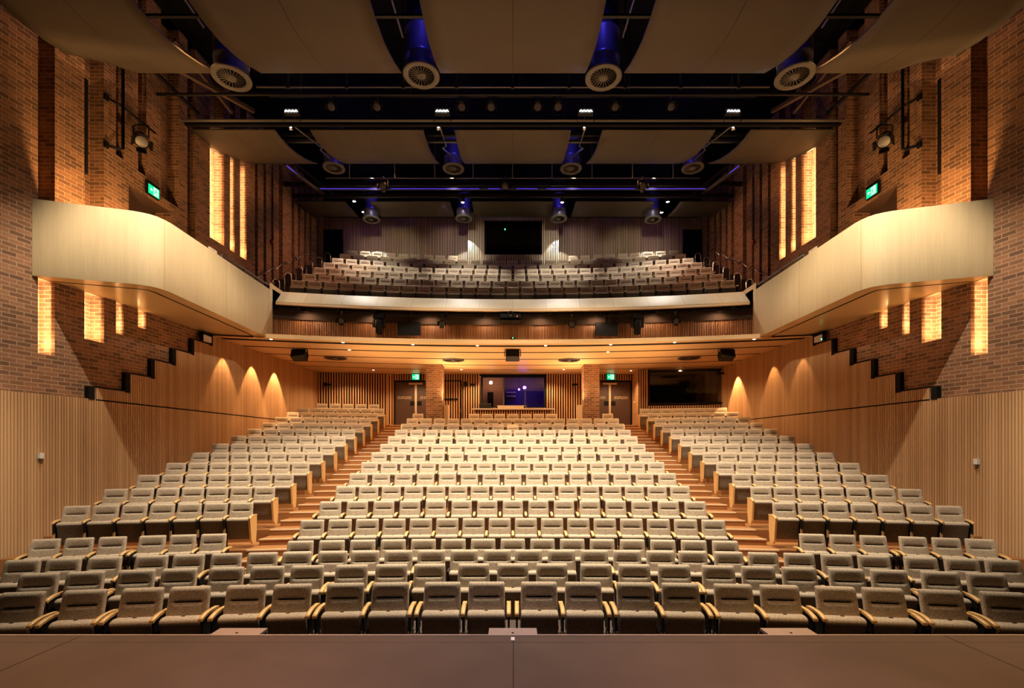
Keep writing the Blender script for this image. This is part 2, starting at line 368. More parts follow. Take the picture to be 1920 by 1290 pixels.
for s in (-1, 1):
    b = MB(); y = 4.3; Y0 = y
    def U(yy): return (yy-Y0)*1.02
    def seg(ya, yb, z0, z1, off=0.0):
        pa, pb = wallpt(s, ya, off), wallpt(s, yb, off)
        b.face([(pa[0],pa[1],z0),(pb[0],pb[1],z0),(pb[0],pb[1],z1),(pa[0],pa[1],z1)], [(U(ya),z0),(U(yb),z0),(U(yb),z1),(U(ya),z1)])
    DOOR = (12.37, 13.80, G1, EYE+6.73)
    def solid(ya, yb, z0, z1):
        if z1 <= z0: return
        pts = sorted([ya, yb]+[q for q in (11.4, DOOR[0], DOOR[1]) if ya < q < yb])
        for p, q in zip(pts, pts[1:]):
            if p >= DOOR[0]-1e-6 and q <= DOOR[1]+1e-6:
                for lo, hi in ((z0, min(z1, DOOR[2])), (max(z0, DOOR[3]), z1)):
                    if hi > lo: seg(p, q, lo, hi)
            else: seg(p, q, z0, z1)
    for (ya, yb, rs) in SL:
        solid(y, ya, 0, TOPZ); zc = 0
        for (r0, r1) in rs:
            solid(ya, yb, zc, r0); zc = r1
            pts = [ya]+([11.4] if ya < 11.4 < yb else [])+[yb]
            for p, q in zip(pts, pts[1:]):
                seg(p, q, r0, r1, DEP)
            for yy in (ya, yb):
                pa, pb = wallpt(s, yy), wallpt(s, yy, DEP)
                b.face([(pa[0],pa[1],r0),(pb[0],pb[1],r0),(pb[0],pb[1],r1),(pa[0],pa[1],r1)], [(0.02,r0),(0.02+DEP,r0),(0.02+DEP,r1),(0.02,r1)])
            for zz in (r0, r1):
                a1, a2, c2, c1 = wallpt(s, ya), wallpt(s, yb), wallpt(s, yb, DEP), wallpt(s, ya, DEP)
                b.face([(*a1,zz),(*a2,zz),(*c2,zz),(*c1,zz)], [(0,0),(yb-ya,0),(yb-ya,DEP),(0,DEP)])
        solid(ya, yb, zc, TOPZ); y = yb
    solid(y, 24.3, 0, TOPZ)
    # door reveal
    for yy in DOOR[:2]:
        pa, pb = wallpt(s, yy), wallpt(s, yy, 0.5)
        b.wquad(pa, pb, DOOR[2], DOOR[3])
    a1, a2, c2, c1 = wallpt(s, DOOR[0]), wallpt(s, DOOR[1]), wallpt(s, DOOR[1], 0.5), wallpt(s, DOOR[0], 0.5)
    b.face([(*a1,DOOR[3]),(*a2,DOOR[3]),(*c2,DOOR[3]),(*c1,DOOR[3])], None, 1)  # reveal head gets a dark material, shade put into its colour
    b.recalc = False
    struct(b.build('wall_'+side_name(s), [M['brick'], M['door']]), 'brown brick side wall with tall vertical slots')
    # outer dark lining behind the openings
    b = MB(); b.wquad(wallpt(s, 4.3, 0.62), wallpt(s, 24.3, 0.62), 0, TOPZ); b.build('wall_%s_lining' % side_name(s), M['black'])['kind'] = 'structure'
    # gallery doorway, dark door ajar inside
    b = MB(); b.wquad(wallpt(s, DOOR[0], 0.45), wallpt(s, DOOR[1], 0.45), DOOR[2], DOOR[3]); o = b.build('door_%d' % (5 if s < 0 else 6), M['door']); struct(o)
    # timber battens: front flat section, rear stepped section
    bb = MB()
    P = 0.0555; yv = 5.0; k = 0
    steps = [(11.33, EYE+1.43), (12.29, EYE+1.90), (13.09, EYE+2.39), (13.84, EYE+2.83), (14.59, EYE+3.28), (15.41, EYE+3.62)]
    def topz(yy):
        if yy < 11.33: return EYE+1.16
        t = EYE+1.43
        for q, z in steps:
            if yy >= q: t = z
        return t
    while yv < 23.0:
        ya, yb = yv, yv+P*0.72
        zt = topz(ya)
        pa0, pb0 = wallpt(s, ya, -0.03), wallpt(s, yb, -0.03); pa1, pb1 = wallpt(s, ya, -0.09), wallpt(s, yb, -0.09)
        u = k*P+0.01
        zs = [(0, zt)] if ya < 11.36 else [(0, EYE+1.13), (EYE+1.165, zt)]
        for z0, z1 in zs:
            for q0, q1 in ((pa1, pb1), (pa0, pa1), (pb1, pb0)):
                L = P*0.4
                bb.face([(*q0,z0),(*q1,z0),(*q1,z1),(*q0,z1)], [(u,z0+k*.37),(u+L,z0+k*.37),(u+L,z1+k*.37),(u,z1+k*.37)], 0)
            bb.face([(*pa0,z1),(*pb0,z1),(*pb1,z1),(*pa1,z1)], [(u, 0)]*4, 0)
        yv += P; k += 1
    # dark backing and black edge trims
    ys = [5.0, 11.33, 11.4]+[q for q, _ in steps[1:]]+[23.0]
    for p, q in zip(ys, ys[1:]):
        z = topz(p+0.001)
        bb.wquad(wallpt(s, p, -0.028), wallpt(s, q, -0.028), 0, z, 0, 1)
        bb.face([(*wallpt(s,p,-0.03),z),(*wallpt(s,q,-0.03),z),(*wallpt(s,q),z),(*wallpt(s,p),z)], None, 1)
        bb.face([(*wallpt(s,p,-0.10),z+0.0),(*wallpt(s,q,-0.10),z+0.0),(*wallpt(s,q,-0.10),z+0.035),(*wallpt(s,p,-0.10),z+0.035)], None, 1) if p >= 11.33 else None
    for q, z in steps:
        zl = topz(q-0.01)-0.02
        c = wallpt(s, q, -0.10); d = wallpt(s, q-0.13, -0.10); e0 = wallpt(s, q, 0.0); f0 = wallpt(s, q-0.13, 0.0)
        bb.prism([f0, d, c, e0] if s < 0 else [e0, c, d, f0], zl, z+0.02, 1)
    bb.recalc = False
    struct(bb.build('wall_%s_battens' % side_name(s), [M['batten'], M['black']]), 'vertical timber battens along the side wall, stepped at the top')

# small white sensors on the batten walls
for s, y, z in ((-1, 10.25, EYE-0.19), (1, 10.4, EYE-0.32)):
    p = wallpt(s, y, -0.12)
    e = empty('wall_sensor', (p[0], p[1], z)); tag(e, 'small white wall sensor on the %s batten wall' % side_name(s), 'sensor')
    b = MB(); b.box(-0.03, 0.03, -0.045, 0.045, -0.02, 0.1); b.build('cover', M['white'], e)
    b = MB(); b.box(-0.02, 0.02, -0.02, 0.02, -0.10, -0.02); b.build('bracket', M['door'], e)

# ================================================================ rear wall, stalls level
def battens(b, a, c, z0, z1, pitch, wdt, dep, mi=0, back=1, skip=None, curve=None):
    """battens standing along the plan line a-c, proud towards -Y; z0/z1 number or function of x"""
    L = math.dist(a, c); n = int(L/pitch); d = ((c[0]-a[0])/L, (c[1]-a[1])/L); nn = (d[1], -d[0])
    if nn[1] > 0: nn = (-nn[0], -nn[1])
    for i in range(n):
        t = (i+0.5)*pitch; x, y = a[0]+d[0]*t, a[1]+d[1]*t
        if curve: y = curve(x)
        h = wdt/2
        f0 = (x-d[0]*h+nn[0]*dep, y-d[1]*h+nn[1]*dep); f1 = (x+d[0]*h+nn[0]*dep, y+d[1]*h+nn[1]*dep)
        b0 = (x-d[0]*h, y-d[1]*h); b1 = (x+d[0]*h, y+d[1]*h)
        for zz0, zz1 in (skip(x, z0, z1) if skip else [(z0, z1)]):
            u = i*pitch+0.01
            for q0, q1 in ((f0, f1), (b0, f0), (f1, b1)):
                b.face([(*q0,zz0),(*q1,zz0),(*q1,zz1),(*q0,zz1)], [(u,zz0+i*.31),(u+.02,zz0+i*.31),(u+.02,zz1+i*.31),(u,zz1+i*.31)], mi)
            b.face([(*b0,zz0),(*b1,zz0),(*f1,zz0),(*f0,zz0)], [(u,0)]*4, mi)
BY = 23.4
SOF = EYE+3.6
ZR, ZP = ZF['R'], ZF['P']
b = MB()
def skipc(x, z0, z1):
    if abs(abs(x)-4.68) < 1.06: return [(ZR+2.22, z1)]
    if abs(x) < 1.63: return [(z0, EYE+1.97)]
    return [(z0, z1)]
battens(b, (-5.95, BY-0.05), (5.85, BY-0.05), ZP, SOF, 0.118, 0.058, 0.05, 0, skip=skipc)
b.box(-5.95, -1.62, BY, BY+0.05, ZP, SOF, 1); b.box(1.62, 5.95, BY, BY+0.05, ZP, SOF, 1); b.box(-1.62, 1.62, BY, BY+0.05, ZP, EYE+1.95, 1)
b.box(-1.62, 1.62, BY, BY+0.05, EYE+3.52, SOF, 1)
b.recalc = False
struct(b.build('wall_back', [M['batten_back'], M['black']]), 'rear stalls wall of spaced vertical timber battens')
b = MB(); battens(b, (-9.27, 22.72), (-5.95, BY-0.15), ZP, SOF, 0.118, 0.058, 0.05)
b.box(0, 1, 0, 1, 0, 1, 1) if 0 else b.wquad((-9.4, 22.74), (-5.95, BY-0.13), ZP, SOF, 0, 1)
for x in (-5.98, -5.86): b.box(x-0.03, x+0.03, BY-0.24, BY-0.1, ZR, SOF, 0)
b.recalc = False
struct(b.build('wall_back_left', [M['batten_back'], M['black']]))
# control booth on the right
A0, A1 = (5.72, 21.95), (9.42, 21.35)
WB0, WB1 = EYE+1.98, EYE+3.52
b = MB()
def skipb(x, z0, z1): return [(z0, WB0-0.05)] if x > 6.12 else [(z0, z1)]
battens(b, A0, A1, ZP, SOF, 0.1, 0.052, 0.05, skip=skipb)
b.wquad(A0, A1, ZP, WB0-0.05, 0, 1); b.wquad(A0, (6.15, A0[1]-0.43*0.162), ZP, SOF, 0, 1)
b.wquad((5.70, 21.95), (5.82, BY), ZP, SOF, 0, 0)
b.recalc = False
struct(b.build('wall_back_right', [M['batten_back'], M['black']]))
e = empty('wall_switch', (5.72, 22.7, ZR+1.1)); tag(e, 'small round wall switch on the timber return beside right doors', 'switch')
b = MB(); b.lathe([(0, 0), (0.05, 0), (0.05, 0.03), (0.0, 0.035)], 12, Matrix.Rotation(-PI/2, 4, 'Y')); b.build('plate', M['white'], e)
def framed_window(name, a, c, z0, z1, fr, panes, dep=0.08):
    """window in the plan line a-c with frame, panes"""
    e = empty(name, (a[0], a[1], z0)); L = math.dist(a, c); e.rotation_euler.z = math.atan2(c[1]-a[1], c[0]-a[0])
    H = z1-z0; b = MB()
    b.box(0, L, 0, dep, 0, fr); b.box(0, L, 0, dep, H-fr, H); b.box(0, fr, 0, dep, 0, H); b.box(L-fr, L, 0, dep, 0, H)
    b.build('window_frame', M['black'], e)
    for (u0, u1, m) in panes:
        b = MB(); b.box(u0*L, u1*L, 0.03, 0.042, fr, H-fr); b.build('pane', M['glass'] if m is None else m, e)
    struct(e)
    return e
framed_window('window_2', (6.13, A0[1]-0.41*0.162), A1, WB0, WB1, 0.07, [(0.02, 0.98, None)])
# dark booth interior behind the large pane
def room(name, x0, x1, y0, y1, z0, z1, m):
    b = MB()
    b.face([(x0,y1,z0),(x1,y1,z0),(x1,y1,z1),(x0,y1,z1)]); b.face([(x0,y0,z0),(x0,y1,z0),(x0,y1,z1),(x0,y0,z1)]); b.face([(x1,y0,z0),(x1,y1,z0),(x1,y1,z1),(x1,y0,z1)])
    b.face([(x0,y0,z0),(x1,y0,z0),(x1,y1,z0),(x0,y1,z0)]); b.face([(x0,y0,z1),(x1,y0,z1),(x1,y1,z1),(x0,y1,z1)])
    struct(b.build(name, m))
room('wall_booth', 5.95, 9.35, 22.15, 24.6, ZR, SOF+0.1, M['dark'])
# sound booth window in the centre
e = framed_window('window_1', (-1.54, BY-0.03), (1.6, BY-0.03), EYE+1.92, EYE+3.53, 0.09, [(0.03, 0.355, None), (0.355, 0.68, None), (0.68, 0.97, None)])
b = MB(); b.box(1.07, 1.13, -0.02, 0.06, 0.09, 1.5); b.box(2.12, 2.15, -0.02, 0.06, 0.09, 1.5); b.build('mullion', M['steel'], e)
m_violet = flat('violet_wall', (0.10, 0.06, 0.30), 0.7)
m_copper = flat('copper_wall', (0.55, 0.22, 0.12), 0.7)
b = MB(); b.box(-1.9, -0.45, 24.9, 25.0, ZP, SOF+0.3); b.box(-1.3, -1.0, 24.86, 24.9, ZP, EYE+2.9, 1)
struct(b.build('wall_booth_left', [m_copper, M['black']]))
room('wall_sound_booth', -1.9, 1.9, BY+0.06, 25.6, ZP, SOF+0.3, m_violet)
light('POINT', 'booth_light', (-1.1, 24.2, EYE+3.3), 9, (1, 0.8, 0.55)); light('POINT', 'booth_violet_light', (0.6, 24.6, EYE+3.1), 7, (0.3, 0.12, 1.0))
e = empty('booth_lamp', (0.32, 25.0, EYE+3.05)); tag(e, 'small violet lamp glowing inside the sound booth', 'lamp')
b = MB(); b.lathe([(0, 0), (0.045, 0), (0.05, 0.05), (0.02, 0.09)], 12, Matrix.Rotation(PI/2, 4, 'X')); b.build('lens', M['violet'], e)
b = MB(); b.box(-0.02, 0.02, 0.02, 0.5, 0.1, 0.5) if 0 else b.tube([(0, 0.02, 0.05), (0, 0.02, 0.7)], 0.012); b.build('stem', M['black'], e)
# sliding shelf lines inside
for z in (EYE+2.72, EYE+2.92):
    b = MB(); b.box(-0.35, 0.15, 25.3, 25.55, z, z+0.05); tag(b.build('shelf', M['white']), 'pale shelf on the booth back wall, %s one' % ('lower' if z < EYE+2.8 else 'upper'), 'shelf')
# mixing counter
e = empty('mixing_counter', (0, 22.3, ZP)); tag(e, 'long pale counter with slatted front before the booth window', 'counter')
b = MB(); b.prism([(-1.86, -0.28), (-1.7, -0.36), (1.75, -0.36), (1.9, -0.28), (1.75, 0.3), (-1.7, 0.3)], 1.24, 1.29); b.build('countertop', M['white'], e)
b = MB(); battens(b, (-1.75, -0.2), (1.78, -0.2), 0.0, 1.24, 0.11, 0.055, 0.04); b.box(-1.75, 1.78, -0.2, 0.15, 0, 1.24, 1); b.recalc = False; b.build('slatted_front', [M['batten_back'], M['black']], e)
e = empty('mixing_desk', (-0.1, 22.45, ZP+1.29)); tag(e, 'low pale console standing on the mixing counter', 'console')
b = MB(); b.box(-0.6, 0.6, -0.12, 0.12, 0.0, 0.14); b.build('body', M['capping'], e)
b = MB(); b.box(-0.62, 0.62, -0.16, 0.14, 0.14, 0.165); b.build('lid', M['white'], e)
e = empty('counter_monitor', (-1.28, 22.4, ZP+1.29)); tag(e, 'grey flat screen lying at left end of the mixing counter', 'monitor')
b = MB(); b.box(-0.28, 0.28, -0.02, 0.02, 0.04, 0.24); b.build('screen', M['dark'], e)
b = MB(); b.box(-0.29, 0.29, -0.03, 0.03, 0.24, 0.26); b.box(-0.1, 0.1, -0.05, 0.05, 0.0, 0.04); b.build('frame', M['steel'], e)
e = empty('microphone', (0.62, 22.4, ZP+1.29)); tag(e, 'small desk microphone beside the console', 'microphone')
b = MB(); b.lathe([(0, 0), (0.05, 0), (0.05, 0.02), (0.008, 0.03), (0.008, 0.18)], 12); b.build('base', M['chrome'], e)
b = MB(); b.tube([(0, 0, 0.18), (0.05, -0.05, 0.27)], [0.014, 0.02]); b.build('head', M['dark'], e)

# double doors
for n, s in ((1, -1), (2, 1)):
    e = empty('door_%d' % n, (s*4.68, BY-0.04, ZR)); struct(e, 'dark brown double doors below the exit sign on the %s' % side_name(s))
    b = MB(); b.box(-1.06, -1.0, -0.03, 0.05, 0, 2.22); b.box(1.0, 1.06, -0.03, 0.05, 0, 2.22); b.box(-1.06, 1.06, -0.03, 0.05, 2.14, 2.22); b.build('door_frame', M['black'], e)
    for t in (-1, 1):
        l = MB(); l.box(*sorted((t*0.01, t*1.0)), 0.0, 0.045, 0.01, 2.14); lf = l.build('door_leaf', M['door'], e)
        l = MB(); l.box(*sorted((t*0.03, t*0.28)), -0.004, 0.0, 1.0, 1.22); l.build('push_plate', M['black'], lf)
        cu = bpy.data.curves.new('door_lettering', 'FONT'); cu.body = 'FIRE SAFETY DOOR\nDO NOT OBSTRUCT'; cu.size = 0.075; cu.align_x = 'CENTER'; cu.extrude = 0.001
        t_o = bpy.data.objects.new('door_lettering', cu); COL.objects.link(t_o); t_o.parent = lf; t_o.location = (t*0.55, -0.004, 1.40); t_o.rotation_euler.x = PI/2
        cu.materials.append(M['nosing'])
    l = MB(); l.box(-0.045, 0.045, -0.05, -0.005, 0.02, 2.02); l.build('meeting_strip', M['capping'], e)
    l = MB(); l.box(-0.33, 0.33, -0.08, -0.005, 2.02, 2.10); l.build('door_closer', M['capping'], e)
# flush door in the battens right of the left pillar
e = empty('door_3', (-2.95, BY-0.13, ZP)); struct(e, 'flush batten door with black frame beside the left pillar')
b = MB(); b.box(-0.6, 0.42, 0, 0.03, 2.70, 2.75); b.box(0.42, 0.49, 0, 0.03, 0, 2.75); b.build('door_frame', M['black'], e)
b = MB(); b.box(-0.35, 0.33, -0.02, 0.02, 1.82, 1.88); b.build('push_bar', M['black'], e)
for z in (2.3, 1.2):
    b = MB(); b.box(0.435, 0.455, -0.01, 0.0, z, z+0.2); b.build('hinge', M['steel'], e)
# brick pillars and low screens
for s in (-1, 1):
    b = MB(); x0, x1 = sorted((s*3.02, s*3.70))
    b.prism([(x0, 20.62), (x1, 20.62), (x1, 21.3), (x0, 21.3)], ZF['O'] if 0 else ZP-0.01, SOF)
    tag(b.build('brick_pillar', M['brick']), 'square brick pillar %s of the booth window' % side_name(s), 'pillar')
    b = MB(); xa, xb = sorted((s*2.78, s*3.0)); b.prism([(xa, 20.9), (xb, 20.8), (xb, 21.2), (xa, 21.2)], ZP, ZP+1.45 if 0 else ZP+1.35)
    tag(b.build('timber_screen', M['capping']), 'low pale timber screen beside the %s brick pillar' % side_name(s), 'screen')
# rear wall small items
for x, z, lab in ((-8.75, EYE+3.0, 'black wall speaker bracket high at the left rear corner'), (9.0, EYE+3.3, 'small black camera at the right rear corner by the booth glass')):
    yb = 22.65 if x < 0 else 21.2
    e = empty('wall_device', (x, yb, z)); tag(e, lab, 'camera' if x > 0 else 'bracket')
    b = MB(); b.box(-0.05, 0.05, -0.12, 0.02, -0.08, 0.08); b.build('body', M['black'], e)
    b = MB(); b.box(0.05, 0.28, -0.05, 0.0, -0.04, 0.03); b.build('arm', M['black'], e)
for x, z, lab in ((-2.28, EYE+3.1, 'upper black box on battens left of the booth window'), (-1.95, EYE+3.08, 'black double bracket on battens left of the booth window'), (2.97, EYE+3.08, 'black bracket on battens right of the booth window')):
    e = empty('wall_bracket', (x, BY-0.16, z)); tag(e, lab, 'bracket')
    b = MB(); b.box(-0.07, 0.07, -0.05, 0.05, -0.11, 0.11) if x < -2.2 else b.box(-0.12, 0.12, -0.03, 0.05, -0.04, 0.04); b.build('body', M['black'], e)

# exit signs
def exit_sign(loc, rz, label, w=0.36, h=0.2, flip=False):
    e = empty('exit_sign', loc, rz); tag(e, label, 'exit sign', 'green exit signs')
    b = MB(); b.box(-w/2-0.03, w/2+0.03, 0.0, 0.07, -0.02, h+0.09); b.build('housing', M['black'], e)
    b = MB(); b.box(-w/2, w/2, -0.012, 0.0, 0.0, h); p = b.build('sign_panel', M['green'], e)
    b = MB()                                       # white doorway with green running figure cut as separate marks
    b.box(-0.02, 0.14, -0.016, -0.012, 0.012, h-0.015)
    b.build('doorway_pictogram', M['gwhite'], p)
    b = MB(); k = lambda pts, r: b.tube([(x, -0.019, z) for x, z in pts], r, 6)
    k([(0.05, h*0.62), (0.03, h*0.38)], 0.014); k([(0.03, h*0.38), (0.08, h*0.28), (0.07, h*0.1)], 0.009); k([(0.03, h*0.38), (0.0, h*0.2), (-0.045, h*0.17)], 0.009)
    k([(0.05, h*0.60), (0.09, h*0.5), (0.11, h*0.58)], 0.007); k([(0.05, h*0.60), (0.0, h*0.62), (-0.03, h*0.46)], 0.007); k([(0.065, h*0.72), (0.068, h*0.80)], 0.016)
    b.build('running_figure', M['green'], p)
    b = MB(); b.face([(-0.14, -0.016, h*0.5), (-0.09, -0.016, h*0.72), (-0.09, -0.016, h*0.28)]); b.box(-0.09, -0.05, -0.016, -0.013, h*0.42, h*0.58); b.build('arrow', M['gwhite'], p)
    return e
exit_sign((-4.66, BY-0.2, ZR+2.24), 0, 'green exit sign over the left stalls double doors', 0.36, 0.26)
exit_sign((4.70, BY-0.2, ZR+2.24), 0, 'green exit sign over the right stalls double doors', 0.36, 0.26)
for s in (-1, 1):
    y = 13.05; p = wallpt(s, y, -0.10)
    exit_sign((p[0], p[1], EYE+6.82), s*-1*(PI/2-0.05) if s > 0 else (PI/2-0.05), 'green exit sign above the %s gallery doorway' % side_name(s), 0.36, 0.24)
    y = 15.05; p = wallpt(s, y, -0.14)
    e = empty('emergency_light', (p[0], p[1], EYE+3.33)); tag(e, 'white emergency light box where %s battens meet the gallery soffit' % side_name(s), 'emergency light')
    b = MB(); b.box(-0.04, 0.04, -0.2, 0.2, 0, 0.18); b.build('diffuser', M['white'], e)
    b = MB(); b.box(-0.045, 0.045, -0.26, -0.2, -0.02, 0.26); b.box(-0.045, 0.045, 0.2, 0.26, -0.02, 0.26); b.box(-0.045, 0.045, -0.26, 0.26, 0.185, 0.26); b.build('bracket', M['black'], e)
    if s > 0:
        b = MB(); b.box(-0.05, -0.04, -0.19, -0.16, 0.02, 0.05); b.build('indicator', M['gled'], e)

# ================================================================ side galleries
ZG_T = EYE+5.27
for s in (-1, 1):
    # outer face path, from brick wall round the corner to the main balcony
    path = [(wallx(10.19), 10.19), (8.55, 10.68)]
    C = (8.42, 11.12); r = 0.44
    for k in range(9):
        a = math.radians(-72 - k*(105/8)) ; path.append((C[0]+r*math.cos(a)*1.0, C[1]+r*math.sin(a)))
    path = path[:1] + [(8.60, 10.66), (8.42, 10.72), (8.28, 10.79), (8.16, 10.88), (8.08, 10.99), (8.03, 11.12), (8.0, 11.3)] + [(8.02, 13.7), (8.05, 16.2)]
    path = [(s*x, y) for x, y in path]
    inner = []
    for i, p in enumerate(path):
        q0 = path[max(i-1, 0)]; q1 = path[min(i+1, len(path)-1)]
        d = Vector((q1[0]-q0[0], q1[1]-q0[1])).normalized(); nrm = Vector((-d.y, d.x))
        if nrm.x*s < 0: nrm = -nrm
        if i == 0: nrm = Vector((0, 1))
        inner.append((p[0]+nrm.x*0.13, p[1]+nrm.y*0.13))
    b = MB(); u = 0
    e = empty('gallery_balcony', (s*8.0, 11.0, G0)); tag(e, 'pale timber box gallery on the %s brick wall' % side_name(s), 'gallery')
    off = Vector((-s*8.0, -11.0, -G0))
    def loc(ps): return [(p[0]+off.x, p[1]+off.y) for p in ps]
    for p, q, pi, qi in zip(path, path[1:], inner, inner[1:]):
        L = math.dist(p, q)
        for aa, bb2 in ((p, q), (pi, qi)):
            a2, b2 = loc([aa, bb2]); b.face([(*a2,0),(*b2,0),(*b2,ZG_T-G0),(*a2,ZG_T-G0)], [(u,0),(u+L,0),(u+L,1.62),(u,1.62)], 0, True)
        a2, b2, c2, d2 = loc([p, q, qi, pi]); b.face([(*a2,ZG_T-G0),(*b2,ZG_T-G0),(*c2,ZG_T-G0),(*d2,ZG_T-G0)], [(u,0),(u+L,0),(u+L,.1),(u,.1)]); u += L
    a2, b2 = loc([path[-1], inner[-1]]); b.wquad(a2, b2, 0, ZG_T-G0)
    b.build('parapet', M['veneer'], e)
    # soffit border strip, dark shadow gap, main soffit
    def inset(ps, d):
        res = []
        for i, p in enumerate(ps):
            q0 = ps[max(i-1, 0)]; q1 = ps[min(i+1, len(ps)-1)]
            dd = Vector((q1[0]-q0[0], q1[1]-q0[1])).normalized(); nr = Vector((-dd.y, dd.x))
            if nr.x*s < 0: nr = -nr
            if i == 0: nr = Vector((0, 1.0))
            res.append((p[0]+nr.x*d, p[1]+nr.y*d))
        res[0] = (s*wallx(res[0][1]), res[0][1])
        return res
    A = path; B1 = inset(path, 0.34); B2 = inset(path, 0.40)
    b = MB()
    for i in range(len(A)-1):
        P = loc([A[i], A[i+1], B1[i+1], B1[i]]); b.face([(*p, 0.0) for p in P], [(p[1], p[0]) for p in P])
    b.build('soffit_border', M['gsoffit'], e)
    b = MB()
    for i in range(len(A)-1):
        P = loc([B1[i], B1[i+1], B2[i+1], B2[i]]); b.face([(*p, 0.05) for p in P])
    b.build('shadow_gap', M['black'], e)
    b = MB()
    poly = B2 + [(s*wallx(16.2), 16.2), (s*wallx(14), 14), (s*wallx(11.4), 11.4)]
    P = loc(poly); b.face([(*p, 0.0) for p in P], [(p[1], p[0]) for p in P]); b.build('soffit', M['gsoffit'], e)
    b = MB()
    poly = inset(path, 0.1) + [(s*(wallx(17.4)), 17.4), (s*(wallx(11.4)), 11.4)]
    P = loc(poly); b.face([(*p, G1-G0) for p in P], None); b.face([(*p, 0.12) for p in P], None); b.build('deck', M['carpet'], e)
    # gallery hand rail
    e2 = empty('gallery_rail', (s*8.1, 14.2, ZG_T)); tag(e2, 'dark metal rail on top of the %s gallery parapet' % side_name(s), 'rail')
    b = MB(); b.tube([(0, -0.75, -0.02), (0, -0.75, 0.13), (0, 0.0, 0.15), (0, 1.6, 0.15), (0, 2.3, 0.15), (0.0, 2.42, 0.1), (0, 2.42, -0.02)], 0.022); b.build('handrail', M['steel'], e2)
    b = MB(); b.tube([(0, -0.7, 0.07), (0, 2.4, 0.07)], 0.012); b.build('lower_rail', M['dark'], e2)
    for y in (0.35, 1.6):
        b = MB(); b.tube([(0, y, -0.01), (0, y, 0.14)], 0.018); b.build('bracket', M['dark'], e2)
    b = MB(); b.box(-0.02, 0.02, -0.16, 0.16, 0, 0.12); tag(b.build('gallery_plate', M['capping'], None, (s*8.1, 13.05, ZG_T)), 'small pale plate with a seat sign on the %s gallery edge' % side_name(s), 'plate')

# ================================================================ main balcony
def arcface(b, yc0, z0, yc1, z1, x0, x1, n=28, mi=0, smooth=True, uvrot=False):
    xs = [x0+(x1-x0)*i/n for i in range(n+1)]
    L = math.hypot(yc1-yc0, z1-z0)
    for a, c in zip(xs, xs[1:]):
        b.face([(a,arc(yc0,a),z0),(c,arc(yc0,c),z0),(c,arc(yc1,c),z1),(a,arc(yc1,a),z1)],
               [(0,a),(0,c),(L,c),(L,a)] if uvrot else [(a,0),(c,0),(c,L),(a,L)], mi, smooth)
XB = 8.06
# capping
b = MB()
arcface(b, 17.27, EYE+4.99, 17.75, EYE+5.48, -XB, XB)
arcface(b, 17.75, EYE+5.48, 17.84, EYE+5.48, -XB, XB)
b.recalc = False
e = b.build('balcony_capping', M['capping']); tag(e, 'sloping pale timber capping along the whole balcony front', 'balcony front')
b = MB(); arcface(b, 17.265, EYE+4.90, 17.265, EYE+4.995, -XB, XB); arcface(b, 17.265, EYE+4.90, 17.36, EYE+4.90, -XB, XB); b.recalc = False
b.build('capping_edge', M['soffit'], e)
b = MB(); arcface(b, 17.84, EYE+5.1, 17.84, EYE+5.50, -XB, XB); arcface(b, 17.80, EYE+5.50, 17.86, EYE+5.50, -XB, XB); b.recalc = False
b.build('capping_back', M['dark'], e)
# recess behind the capping, battened fascia
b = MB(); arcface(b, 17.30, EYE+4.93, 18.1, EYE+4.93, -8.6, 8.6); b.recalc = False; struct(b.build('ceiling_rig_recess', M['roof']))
b = MB()
n = 12
for i in range(-6, 7):
    x = i*1.25+0.1
    b.box(x-0.05, x+0.05, arc(17.4, x), arc(17.9, x), EYE+4.80, EYE+4.92)
struct(b.build('trim_3', M['dark']), 'dark brackets under the balcony capping')
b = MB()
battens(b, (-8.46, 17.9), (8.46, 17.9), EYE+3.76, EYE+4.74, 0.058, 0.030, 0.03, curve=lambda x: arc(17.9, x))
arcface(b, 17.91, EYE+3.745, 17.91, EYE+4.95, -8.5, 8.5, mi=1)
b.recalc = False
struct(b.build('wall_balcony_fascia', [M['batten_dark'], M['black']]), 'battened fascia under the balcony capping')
for s in (-1, 1):
    b = MB(); b.wquad((s*8.04, 16.18), (s*8.46, 17.05), EYE+3.62, EYE+4.92, 0); b.wquad((s*8.46, 17.05), (s*8.2, 17.3), EYE+4.74, EYE+4.95)
    b.recalc = False; struct(b.build('wall_cheek_'+side_name(s), M['soffit']))
    b = MB(); b.wquad((s*8.05, 16.0), (s*8.05, 17.4), EYE+4.9, EYE+5.5, 0); b.wquad((s*8.05, 16.2), (s*8.05, 17.6), EYE+4.9, EYE+5.35, 0); b.recalc = False
    struct(b.build('wall_gallery_return_'+side_name(s), M['veneer']))
# soffit bands
b = MB()
bands = [(16.6, 16.86), (17.14, 18.06), (18.22, 19.42), (19.56, 20.82), (20.94, 22.12), (22.22, 24.3)]
for i, (y0, y1) in enumerate(bands):
    arcface(b, y0, SOF, y1, SOF, -9.9, 9.9, 30, 0, False, True)
arcface(b, 16.6, SOF, 16.6, SOF+0.14, -8.4, 8.4, 30, 0, False)
arcface(b, 16.6, SOF+0.14, 18.0, SOF+0.14, -8.9, 8.9, 30, 0, False, True)
arcface(b, 16.62, SOF+0.012, 24.3, SOF+0.012, -10, 10, 30, 1, False)
b.recalc = False
struct(b.build('ceiling_under_balcony', [M['soffit'], M['black']]), 'glowing orange timber soffit in curved bands under the balcony')

